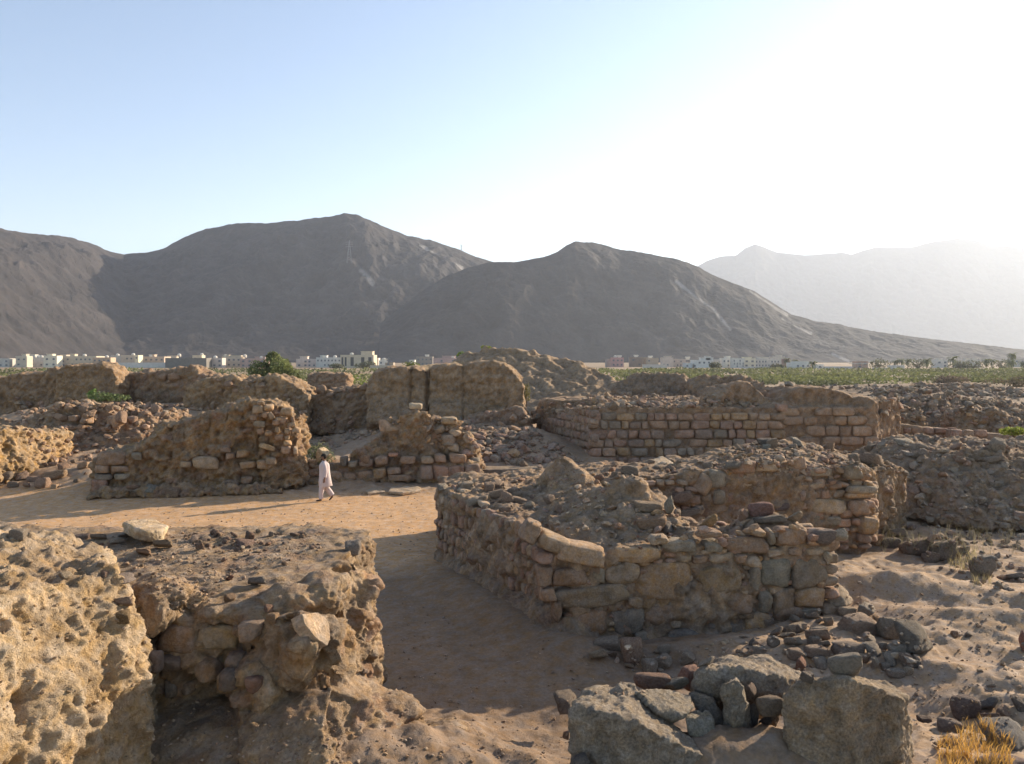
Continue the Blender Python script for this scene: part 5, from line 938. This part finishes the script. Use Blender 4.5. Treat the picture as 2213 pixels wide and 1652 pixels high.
V = np.stack([P - a * s_, P + b * s_ * .7, P + a * s_, P - b * s_ * .7], 1).reshape(-1, 3)
q = np.clip(.5 + fbm(np.stack([xf * .03, Yf * .012, xf * 0 + 5], 1), 3, 12) * 1.3, 0, 1)[:, None]
cc = (np.array([.155, .165, .065]) * q + np.array([.105, .11, .055]) * (1 - q)) * R.uniform(.75, 1.25, n)[:, None]
FA.add(V, np.arange(n * 4).reshape(-1, 4), np.repeat(cc, 4, axis=0))
fo = link('field_scrub', FA.mesh('field_scrub', False), M_LEAF); tag(fo, kind='stuff')

# palms
def palm(u, vt, Y, h_, label, crown=2.6, seed=0, group=None):
    R = random.Random(seed); b = U(u, 790, Y); e = empty('palm_tree', (b[0], Y, 0)); tag(e, label, 'palm tree', group, 'thing'); H_ = CAMZ - (vt - VH) / FP * Y - crown * .25
    T = Acc(); tube(T, [(0, 0, -.2), (.1, 0, H_ * .5), (0, 0, H_)], [.28, .22, .2], (.17, .14, .11), 7); link('trunk', T.mesh('trunk', False), M_BARK, e)
    A = Acc()
    for k in range(46):
        a = R.uniform(0, 6.28); el = R.uniform(-.7, 1.3); L_ = crown * R.uniform(.75, 1.1); d = np.array([math.cos(a), math.sin(a), 0]); sd = np.array([-d[1], d[0], 0]); prev = np.array([0, 0, H_]); ang = el
        for j in range(5):
            nx = prev + (d * math.cos(ang) + np.array([0, 0, math.sin(ang)])) * L_ / 5; wv = sd * (.20 if 0 < j < 4 else .1) + np.array([0, 0, -.1])
            A.add([prev - wv, prev + sd * .01, nx + sd * .01, nx - wv, prev + sd * .2 + [0, 0, -.1], nx + sd * .2 + [0, 0, -.1]], [[0, 1, 2, 3], [1, 4, 5, 2]], np.array([.13, .145, .07]) * R.uniform(.7, 1.3)); prev = nx; ang -= .38
    link('crown', A.mesh('crown', False), M_LEAF, e)
for i, q in enumerate([(2187, 765, 460, 'tallest palm, standing alone above the others near the right edge', 3.9), (2059, 774, 470, 'broad palm between two groups of white houses', 4.2), (2003, 778, 480, 'round-headed palm left of the white house on the right', 3.8), (2131, 778, 470, 'left palm of the close pair near the right edge', 3.4), (2144, 778, 473, 'right palm of the close pair near the right edge', 3.4),
                       (1757, 784, 430, 'palm standing before the low white house', 3.0), (1700, 776, 500, 'palm behind the right end of the long white building', 3.2), (1948, 777, 500, 'palm above the small white box building', 3.6), (1962, 778, 495, 'palm right of the one above the white box building', 3.4), (1935, 780, 498, 'shorter palm left of the small white box building', 3.0), (2187, 780, 450, 'bushy short palm at the foot of the tallest palm', 4.0), (2212, 783, 480, 'short palm cut by the right frame edge', 3.5)]):
    palm(q[0], q[1], q[2], 0, q[3], q[4], i + 40)
for i, (u, w_, h, Y, lb) in enumerate([(1985, 60, 22, 485, 'brown-green tree mass left of the broad palm'), (2100, 60, 18, 480, 'grey-green trees between the broad palm and the palm pair'), (2075, 40, 16, 475, 'low trees right of the broad palm'), (2165, 50, 18, 490, 'trees left of the tallest palm'), (1900, 46, 20, 490, 'dark trees behind the canopy'), (1545, 24, 13, 480, 'dark tree in the gap between white houses'), (1680, 30, 9, 470, 'dark shrubs before the long white building'), (790, 40, 14, 500, 'dark trees at the left foot of the cream building'), (728, 30, 10, 480, 'dark trees before the pale blue house'), (1715, 34, 17, 520, 'green trees between the long white building and the low white house')]):
    bush(u, 797, w_, h + 3, Y, lb, [(.10, .11, .06), (.13, .14, .07), (.15, .13, .08)], 900, .55, name='tree', cat='tree', zb=0, seed=60 + i, blobs=4)

# ---------------------------------------------------------------- the town
MB = {}
def wallmat(c):
    g_ = sum(c) / 3; c = tuple((x * .62 + g_ * .38) * f for x, f in zip(c, (.90, .83, .73))); k = tuple(round(x, 2) for x in c)
    if k not in MB: MB[k] = plain('plaster_%d' % len(MB), c, .85, .10, .6)
    return MB[k]
M_WIN = plain('window_glass', (.16, .165, .175), .35)
def bx(A, x0, x1, y0, y1, z0, z1):
    V = [(x, y, z) for z in (z0, z1) for y in (y0, y1) for x in (x0, x1)]
    A.add(V, [[0, 2, 3, 1], [4, 5, 7, 6], [0, 1, 5, 4], [2, 6, 7, 3], [0, 4, 6, 2], [1, 3, 7, 5]], (1, 1, 1))
def house(u0, u1, vt, vb, col, Y, label, wins=None, extra=(), rows=2, depth=None, name='house', cat='house', dome=None, tank=None, trim=None):
    """box house with parapet; wins = number of windows per row; extra = (u0,u1,vtop) upper rooms"""
    s = Y / FP; x0, x1 = (u0 - UC) * s, (u1 - UC) * s; cx = (x0 + x1) / 2; W = x1 - x0; z1 = CAMZ - (vt - VH) * s; dp = depth or max(7, W * .6)
    e = empty(name, (cx, Y, 0)); tag(e, label, cat, None, 'thing'); A = Acc(); m = wallmat(col); t = .25
    bx(A, -W / 2, W / 2, 0, dp, -.3, z1 - .7)
    bx(A, -W / 2, W / 2, -.03, t, z1 - .7, z1); bx(A, -W / 2, W / 2, dp - t, dp + .03, z1 - .7, z1); bx(A, -W / 2 - .03, -W / 2 + t, t, dp - t, z1 - .7, z1); bx(A, W / 2 - t, W / 2 + .03, t, dp - t, z1 - .7, z1)
    if rows > 1: bx(A, -W / 2 - .08, W / 2 + .08, -.12, -.002, z1 * .5 - .15, z1 * .5 + .05)
    link('wall', A.mesh('wall'), m, e)
    for (a, b, vv) in extra:
        A = Acc(); zz = CAMZ - (vv - VH) * s; xa, xb = (a - UC) * s - cx, (b - UC) * s - cx; bx(A, xa, xb, dp * .25, dp * .25 + max(4, min(dp * .6, (xb - xa))), z1 - .72, zz); bx(A, xa - .25, xb + .25, dp * .25 - .3, dp * .25 + max(4, min(dp * .6, (xb - xa))) + .3, zz + .002, zz + .25)
        link('roof_room', A.mesh('roof_room'), m, e)
    if dome:
        for du in dome:
            V, F = ICO[2]; A = Acc(); r = 1.3; A.add(V * np.array([r, r, r * .8]) + np.array([(du - UC) * s - cx, 3, z1 + .55]), F); bx(A, (du - UC) * s - cx - .9, (du - UC) * s - cx + .9, 2.1, 3.9, z1 - .7, z1 + .2); link('dome', A.mesh('dome', True), wallmat((.72, .71, .68)), e)
    if tank:
        for du in tank:
            A = Acc(); bx(A, (du - UC) * s - cx - 1.6, (du - UC) * s - cx + 1.6, 2, 4, z1 + .5, z1 + 1.6); bx(A, (du - UC) * s - cx - 1.2, (du - UC) * s - cx + 1.2, 2.4, 3.6, z1 - .7, z1 + .5); link('water_tank', A.mesh('water_tank'), wallmat((.8, .8, .78)), e)
    if wins:
        hh = (z1 - .7) / rows
        for r in range(rows):
            for k in range(wins):
                if rnd.random() < .3: continue
                xx = -W / 2 + W * (k + .5) / wins + rnd.uniform(-.1, .1); ww = min(1.5, W / wins * .42); zc = hh * r + hh * .55; A = Acc()
                bx(A, xx - ww / 2, xx + ww / 2, -.05, .12, zc - .6, zc + .6); o = link('window', A.mesh('window'), M_WIN, e)
                A = Acc(); bx(A, xx - ww / 2 - .12, xx + ww / 2 + .12, -.16, -.004, zc - .74, zc - .602); link('sill', A.mesh('sill'), m, o)
    return e
def wallmat_(c): return c
wht, crm, bge, pnk, gry, tan_, blu, org = (.74, .74, .72), (.70, .63, .48), (.58, .48, .36), (.60, .36, .34), (.5, .5, .5), (.52, .42, .31), (.62, .68, .74), (.55, .34, .22)
house(-30, 20, 775, 795, (.55, .55, .55), 560, 'pale grey house cut by the left frame edge', 4)
house(34, 58, 770, 795, (.60, .55, .46), 560, 'tan house with a bright corner, second from the left', 2, [(44, 53, 766)])
house(56, 94, 773, 795, (.58, .58, .58), 575, 'grey-white house with small roof domes left of the cream square house', 4, [(60, 72, 767)], dome=[78, 85])
house(94, 123, 769, 795, (.78, .74, .60), 545, 'bright cream square house above the dark bush row', 2, [(98, 110, 766)])
house(130, 143, 767, 795, (.62, .50, .40), 560, 'narrow beige tower house right of the bright cream one', 1, rows=3)
house(142, 208, 770, 795, (.62, .54, .42), 555, 'long beige house with a flat roof behind the square mud stump', 7, [(146, 156, 766)], dome=[178])
house(200, 239, 773, 795, (.58, .40, .27), 540, 'orange-brown house right of the long beige one', 4, dome=[226])
house(239, 262, 769, 795, (.55, .54, .52), 600, 'grey house behind the orange-brown one', 2, dome=[250])
house(261, 298, 768, 795, (.62, .52, .40), 590, 'tan house left of the cream corner tower', 4, dome=[284])
house(291, 299, 768, 795, (.78, .72, .52), 560, 'narrow cream corner tower among the left houses', 1, rows=3)
house(299, 355, 771, 795, (.60, .46, .36), 570, 'salmon house left of the dark grey block', 5, [(318, 330, 767)], dome=[322])
house(250, 358, 784, 795, (.66, .67, .69), 530, 'long white compound wall in front of the salmon house', None, rows=1, depth=3, name='compound_wall', cat='wall')
house(357, 446, 774, 796, (.22, .21, .205), 520, 'long dark grey unfinished block', None, rows=1, depth=18, name='building', cat='building')
house(362, 378, 769, 790, (.6, .52, .42), 600, 'small beige roof room peeking over the left of the dark grey block', 2, dome=[384])
house(416, 436, 768, 790, (.68, .58, .42), 600, 'cream roof room peeking over the right of the dark grey block', 2, dome=[433])
house(446, 480, 774, 796, (.64, .56, .54), 530, 'pinkish white house touching the right of the dark grey block', 3, dome=[462])
house(479, 521, 771, 796, (.58, .50, .40), 545, 'beige house with layered flat roofs left of the red house', 4, [(480, 492, 768), (495, 518, 769)], dome=[484, 526])
house(519, 573, 775, 796, (.55, .36, .33), 535, 'dull red house partly hidden by the pointed tree', 4, [(548, 571, 772)], dome=[562])
house(640, 667, 776, 796, (.66, .56, .52), 560, 'pinkish house with a cream canopy right of the tree', 2, [(647, 663, 771)], dome=[655])
house(664, 684, 776, 796, (.64, .52, .52), 550, 'plain pink house left of the pale blue one', 2)
house(683, 737, 773, 796, (.60, .65, .69), 545, 'pale blue house with white domes left of the cream building', 7, [(690, 704, 769)], dome=[697, 722])
e = house(735.6, 807.5, 767.5, 797, (.66, .57, .42), 520, 'large cream building with tall dark window strips', None, [(778, 803, 760)], rows=1, name='building', cat='building', dome=[758])
for (a, b) in ((757.5, 764.5), (780.5, 787.5), (826 - 50, 826 - 49), (866 - 86, 866 - 85), (788.8, 789), (738, 742), (745, 749), (796, 803)):
    if b - a < 2: continue
    A = Acc(); s = 520 / FP; cxx = ((735.6 + 807.5) / 2 - UC) * s; bx(A, (a - UC) * s - cxx, (b - UC) * s - cxx, -.06, .1, 1.2, 6.9); link('window', A.mesh('window'), plain('dark_strip', (.10, .09, .085), .4), e)
house(807.5, 818, 774, 796, (.74, .74, .72), 535, 'narrow white house touching the right of the cream building', 1)
house(819, 837, 779, 796, wht, 520, 'small white house with a dome right of the cream building', 2, [(824, 834, 777)], dome=[828])
house(832, 850, 784, 796, (.45, .37, .28), 500, 'low brown house right of the small domed one', 2, rows=1)
house(800, 850, 790, 797, (.60, .52, .40), 480, 'low beige garden wall in front of the cream building', None, rows=1, depth=2, name='compound_wall', cat='wall')
house(884, 896, 778, 796, (.62, .64, .66), 520, 'small pale kiosk tower left of the mound', 1, rows=2)
house(900, 935, 771, 797, (.34, .31, .29), 650, 'dark houses with a white roof tank left of the pink one', 4, tank=[922])
house(936, 985, 774, 797, (.55, .36, .36), 560, 'pink house half hidden by the big mound', 4, [(955, 982, 770)], dome=[978])
house(1310, 1326, 776, 796, (.40, .37, .38), 580, 'grey wing left of the pink house', 2)
house(1322, 1348, 773, 795, (.60, .31, .33), 570, 'bright pink house with a white roof tank', 3, tank=[1340], dome=[1331])
house(1362, 1389, 772, 795, (.34, .28, .24), 590, 'brown house with a white roof tank right of the bright pink one', 2, tank=[1376])
house(1391, 1408, 773, 795, (.37, .30, .24), 600, 'dark tan wing left of the tan house', 1)
house(1399, 1423, 774, 795, (.52, .43, .33), 580, 'tan house with a white roof tank', 3, tank=[1407])
house(1431, 1455, 773, 796, (.66, .55, .53), 560, 'pinkish white stepped house', 3, [(1438, 1452, 771)])
house(1454, 1482, 776, 796, (.54, .47, .46), 570, 'long low pinkish house right of the stepped one', 4, tank=[1488])
house(1389, 1442, 788, 796, (.64, .60, .57), 520, 'low pale perimeter wall before the tan house', None, rows=1, depth=2, name='compound_wall', cat='wall')
house(1480, 1500, 785, 797, (.55, .62, .70), 520, 'small bluish house left of the wide white one', 2, rows=1)
house(1497, 1537, 778.5, 798, (.68, .72, .76), 520, 'wide white house with a blue tint and an upper room', 4, [(1516, 1543, 774), (1527, 1537, 771)])
house(1536, 1562, 777, 798, (.50, .52, .54), 545, 'grey house in the gap between the wide white houses', 2)
house(1561, 1587, 774.5, 798, (.72, .73, .73), 525, 'white house with a roof room beside the three storey one', 3, [(1570, 1580, 771)])
house(1584, 1609, 775, 799, (.64, .68, .70), 515, 'three storey bluish white house', 4, rows=3)
house(1607, 1633, 775, 799, (.74, .72, .58), 520, 'cream-yellow house with a flat white roof slab', 2, [(1609, 1626, 773)])
house(1632, 1685, 776, 798, (.62, .60, .59), 540, 'long white building with a row of small windows', 8, [(1640, 1664, 773.5)])
house(1670, 1696, 771, 798, (.60, .57, .55), 565, 'taller block at the right end of the long white building', 2, [(1681, 1692, 768.5)])
house(1697, 1706, 776, 799, (.38, .24, .21), 500, 'narrow reddish brown tower among palms', None, rows=1)
house(1600, 1708, 793, 800, (.56, .57, .62), 480, 'long lilac-grey compound wall below the long white building', None, rows=1, depth=2, name='compound_wall', cat='wall')
house(1708, 1752, 784, 799, (.64, .67, .70), 480, 'low white house with a palm in front', 4, [(1716, 1750, 782)], rows=1)
house(1764, 1780, 788, 799, (.74, .73, .71), 470, 'small white cube house right of the palm', 1, rows=1)
house(1779, 1842, 792.5, 800, (.52, .57, .68), 455, 'long pale blue perimeter wall', None, rows=1, depth=2, name='compound_wall', cat='wall')
house(1852, 1876, 781, 799, (.58, .36, .28), 500, 'orange-red house behind the canopy', 2)
e = empty('canopy', ((1860 - UC) * 440 / FP, 440, 0)); tag(e, 'pale flat canopy on posts before the orange-red house', 'canopy', None, 'thing'); A = Acc(); bx(A, -4.5, 4.5, 0, 5, 3.0, 3.3); link('roof', A.mesh('roof'), wallmat((.6, .6, .58)), e)
for k in range(4): A = Acc(); bx(A, -4.2 + k * 2.7, -3.9 + k * 2.7, .2, .5, -.2, 2.99); link('post', A.mesh('post'), wallmat((.45, .42, .4)), e)
house(1931, 1955, 790, 800, (.66, .66, .64), 450, 'small white box building at the edge of the field', 1, rows=1)
house(1888, 1932, 795, 801, (.55, .55, .56), 450, 'low grey wall left of the small white box building', None, rows=1, depth=2, name='compound_wall', cat='wall')
house(2024, 2049, 778, 798, (.66, .66, .66), 520, 'hazy white house left of the broad palm', 2, [(2030, 2040, 776)])
house(2086, 2104, 779, 798, (.66, .66, .66), 540, 'hazy white house right of the broad palm', 2, [(2090, 2098, 776)])
house(2102, 2120, 778, 798, (.68, .67, .66), 530, 'hazy white house with a roof room left of the palm pair', 2, [(2106, 2116, 776)])
house(2075, 2095, 785, 798, (.6, .6, .6), 500, 'low hazy white house behind the low trees', 1, rows=1)
house(2116, 2133, 798, 803, (.78, .78, .76), 390, 'tiny white tent-like hut at the far edge of the field', None, rows=1, depth=3, name='hut', cat='hut')
house(2190, 2230, 776, 798, (.6, .56, .52), 560, 'hazy beige house cut by the right frame edge', 3)
# pylons
def pylon(u, vb, vt, Y, label):
    b = U(u, vb, Y); h = (vb - vt) / FP * Y; A = Acc(); w0 = h * .11
    for sx in (-1, 1):
        for sy in (-1, 1): tube(A, [(sx * w0, sy * w0, -3), (sx * w0 * .3, sy * w0 * .3, h * .7), (0, 0, h)], [.35, .3, .25], (.5, .5, .5), 4)
    for k in range(7):
        z = h * k / 8; w_ = w0 * (1 - z / h * .95); z2 = h * (k + 1) / 8; w2 = w0 * (1 - z2 / h * .95)
        tube(A, [(-w_, -w_, z), (w2, -w2, z2)], .22, (.5, .5, .5), 4); tube(A, [(w_, -w_, z), (-w2, -w2, z2)], .22, (.5, .5, .5), 4)
    for z in (.7, .8, .9): tube(A, [(-w0 * 1.6, 0, h * z), (w0 * 1.6, 0, h * z)], .3, (.5, .5, .5), 4)
    o = link('pylon', A.mesh('pylon'), plain('galvanised_steel', (.2, .2, .2), .6), None, b); tag(o, label, 'pylon', None, 'thing')
pylon(755, 566, 519, 1850, 'lattice pylon on the spur in the middle of the left mountain')
pylon(997, 541, 529, 2150, 'small pale pylon on the right skyline of the left mountain')
pylon(889 - 50 + .3, 797, 773, 500, 'thin lattice mast right of the cream building')

# ---------------------------------------------------------------- the walking man
def skin(name, verts, edges, radii, mat, parent, sub=2, root=0):
    me = bpy.data.meshes.new(name); me.from_pydata(verts, edges, []); o = bpy.data.objects.new(name, me); C.objects.link(o)
    m = o.modifiers.new('s', 'SKIN'); m.use_smooth_shade = True; m.branch_smoothing = .4
    for i, r in enumerate(radii): me.skin_vertices[0].data[i].radius = (r, r) if not hasattr(r, '__len__') else r
    for i in range(len(verts)): me.skin_vertices[0].data[i].use_root = (i == root)
    s_ = o.modifiers.new('d', 'SUBSURF'); s_.levels = sub; s_.render_levels = sub
    dg = bpy.context.evaluated_depsgraph_get(); nm = bpy.data.meshes.new_from_object(o.evaluated_get(dg)); bpy.data.objects.remove(o); nm.name = name
    for p in nm.polygons: p.use_smooth = True
    return link(name, nm, mat, parent)
M_SKIN = plain('skin', (.20, .105, .065), .6); M_CLOTH = plain('cotton', (.56, .46, .43), .9, .05, 9); M_HAIR = plain('hair', (.015, .012, .01), .8); M_SHOE = plain('leather', (.02, .018, .017), .5)
# local frame: +x = walking direction, y = toward his left side; rotated to face picture-left
fx, fy = U(694, 1084, 29.7)[:2]
man = empty('person', (fx + .14, fy, gz(fx, fy) - .005), math.radians(187)); tag(man, 'walking man in a long pale pinkish shirt and trousers with dark sandals on the plaza', 'person', None, 'thing')
def v3(*a): return tuple(a)
BV, BE, BR_ = [], [], []
def bv(p, r, par=None):
    BV.append(p); BR_.append(r)
    if par is not None: BE.append((par, len(BV) - 1))
    return len(BV) - 1
pel = bv((0, 0, .93), .13); sp = bv((.01, 0, 1.10), .13, pel); ch = bv((.02, 0, 1.32), (.15, .13), sp); nk = bv((.03, 0, 1.47), .06, ch); hd0 = bv((.05, 0, 1.54), .065, nk); hd = bv((.055, 0, 1.62), .088, hd0); hd2 = bv((.045, 0, 1.70), .07, hd)
def arm(sy, el, wr, hand, curl):
    s0 = bv((.02, sy * .17, 1.40), .058, ch); e0 = bv(el, .042, s0); w0 = bv(wr, .028, e0); h0 = bv(hand, (.036, .022), w0); d = np.array(hand) - np.array(wr); d /= np.linalg.norm(d)
    for k in range(4):
        o = np.array(hand) + np.array([0, 0, 0]) + np.array([(k - 1.5) * .017 if abs(d[2]) > .6 else 0, (k - 1.5) * .017 if abs(d[2]) <= .6 else 0, 0]); L_ = (.062, .07, .066, .052)[k]
        a = bv(tuple(o + d * .045), .0095, h0); b_ = bv(tuple(o + d * (.045 + L_ * .5)), .0088, a); bv(tuple(o + d * (.045 + L_) + np.array([curl * .02, 0, -.012])), .0075, b_)
    t1 = bv(tuple(np.array(hand) - d * .01 + np.array([.035, 0, .0])), .011, h0); bv(tuple(np.array(hand) + d * .035 + np.array([.05, 0, -.005])), .009, t1)
arm(1, (-.05, .23, 1.13), (-.02, .25, .90), (-.01, .25, .83), 1)
arm(-1, (.03, -.23, 1.14), (.22, -.20, 1.0), (.29, -.19, .98), 1)
def leg(sy, kn, an, heel, toe):
    h = bv((0, sy * .09, .88), .095, pel); k = bv(kn, .06, h); a = bv(an, .04, k); b_ = bv(heel, .042, a); bv(toe, .03, b_)
leg(1, (.10, .09, .50), (.13, .09, .10), (.16, .09, .05), (.30, .09, .035))
leg(-1, (-.02, -.09, .49), (-.27, -.09, .20), (-.25, -.09, .14), (-.17, -.09, .03))
body = skin('body', BV, BE, BR_, M_SKIN, man, 2, 0)
# face: nose, brow, ears, lips as small shapes joined to the head skin
A = Acc(); V, F = ICO[2]
for c, r in (((.148, 0, 1.62), (.018, .014, .022)), ((.13, 0, 1.655), (.02, .045, .008)), ((.05, .088, 1.62), (.018, .010, .028)), ((.05, -.088, 1.62), (.018, .010, .028)), ((.135, 0, 1.578), (.014, .022, .006))): A.add(V * np.array(r) + np.array(c), F)
link('face', A.mesh('face', True), M_SKIN, man)
A = Acc()
for sy in (-1, 1): A.add(V * np.array([.008, .012, .007]) + np.array([.138, sy * .033, 1.64]), F)
link('eyes', A.mesh('eyes', True), M_HAIR, man)
A = Acc(); V, F = ICO[3]; H_ = V * np.array([.107, .094, .112]) + np.array([.04, 0, 1.655]); A.add(H_ + (fbm(V * 5, 2, 3) * .006)[:, None] * V, F[(V[F].mean(1)[:, 2] > .15) | (V[F].mean(1)[:, 0] < -.1)]); A.add(V * np.array([.045, .055, .04]) + np.array([.095, 0, 1.555]), F)
link('hair', A.mesh('hair', True), M_HAIR, man)
# shirt: lofted rings, flaring to a hem at the knees
def loft(A, rings, seg=28, t=(1, 1, 1)):
    V = []
    for (cx_, cy_, z, rx, ry) in rings:
        for k in range(seg):
            a = 2 * math.pi * k / seg; f = 1 + .05 * math.sin(5 * a + z * 9) * (1.4 - z if z < 1.2 else .1); V.append((cx_ + rx * f * math.cos(a), cy_ + ry * f * math.sin(a), z + .012 * math.sin(3 * a)))
    n = len(rings); F = [[i * seg + k, i * seg + (k + 1) % seg, (i + 1) * seg + (k + 1) % seg, (i + 1) * seg + k] for i in range(n - 1) for k in range(seg)]
    A.add(V, F, t)
A = Acc()
loft(A, [(-.02, 0, .56, 0.237, .23), (-.02, 0, .57, 0.250, .235), (-.01, 0, .75, 0.231, .215), (0, 0, .93, 0.206, .195), (.01, 0, 1.1, 0.194, .185), (.02, 0, 1.25, 0.194, .19), (.02, 0, 1.36, 0.181, .205), (.02, 0, 1.43, 0.124, .18), (.028, 0, 1.475, 0.076, .085), (.03, 0, 1.50, 0.071, .07), (.03, 0, 1.505, 0.063, .06)])
for sy, el, wr in ((1, (-.05, .235, 1.13), (-.02, .25, .92)), (-1, (.03, -.235, 1.14), (.20, -.205, 1.01))):
    tube(A, [(.02, sy * .10, 1.42), (.02, sy * .17, 1.39), (-.02 if sy > 0 else .02, sy * .215, 1.27), el, tuple((np.array(el) + np.array(wr)) / 2), wr], [.075, .085, .078, .068, .066, .064], (1, 1, 1), 14)
A.add([(-.20, -.02, .60), (-.20, .05, .60), (-.33, .03, .68), (-.31, -.02, .74), (-.19, .0, .80)], [[0, 1, 2, 2], [0, 2, 3, 4]], (1, 1, 1)) if False else None
link('shirt', A.mesh('shirt', True), M_CLOTH, man)
A = Acc()
tube(A, [(0, .085, .92), (.05, .09, .70), (.105, .09, .50), (.13, .09, .30), (.135, .09, .10)], [.13, .12, .105, .088, .075], (1, 1, 1), 16)
tube(A, [(0, -.085, .92), (-.005, -.09, .70), (-.03, -.09, .50), (-.16, -.09, .34), (-.265, -.09, .20)], [.13, .12, .11, .10, .085], (1, 1, 1), 16)
link('trousers', A.mesh('trousers', True), M_CLOTH, man)
for sy, a, b in ((1, (.11, .09, .03), (.31, .09, .02)), (-1, (-.29, -.09, .13), (-.15, -.09, .012))):
    A = Acc(); d = np.array(b) - np.array(a); L_ = np.linalg.norm(d); d /= L_; n_ = np.array([-d[2], 0, d[0]]); V, F = ICO[2]
    W = np.outer(V[:, 0] * L_ * .58, d) + np.outer(V[:, 1] * .05, [0, 1, 0]) + np.outer(np.clip(V[:, 2], -.4, .9) * .032, n_) + (np.array(a) + np.array(b)) / 2 + n_ * .01
    A.add(W, F); link('shoe', A.mesh('shoe', True), M_SHOE, man)

# ---------------------------------------------------------------- haze
bm = bmesh.new(); bmesh.ops.create_cube(bm, size=1)
for v in bm.verts: v.co = Vector((v.co.x * 18000, 4500 + v.co.y * 9900, 745 + v.co.z * 1500))
me = bpy.data.meshes.new('haze'); bm.to_mesh(me); bm.free()
mh = bpy.data.materials.new('haze'); mh.use_nodes = True; nt = mh.node_tree; nt.nodes.remove(nt.nodes['Principled BSDF'])
pv = nd(nt, 'ShaderNodeVolumePrincipled'); pv.inputs['Color'].default_value = (.80, .87, 1.0, 1); pv.inputs['Density'].default_value = 8e-5; pv.inputs['Anisotropy'].default_value = .38
nt.links.new(pv.outputs[0], nt.nodes['Material Output'].inputs['Volume'])
hz = link('haze', me, mh); tag(hz, kind='stuff')
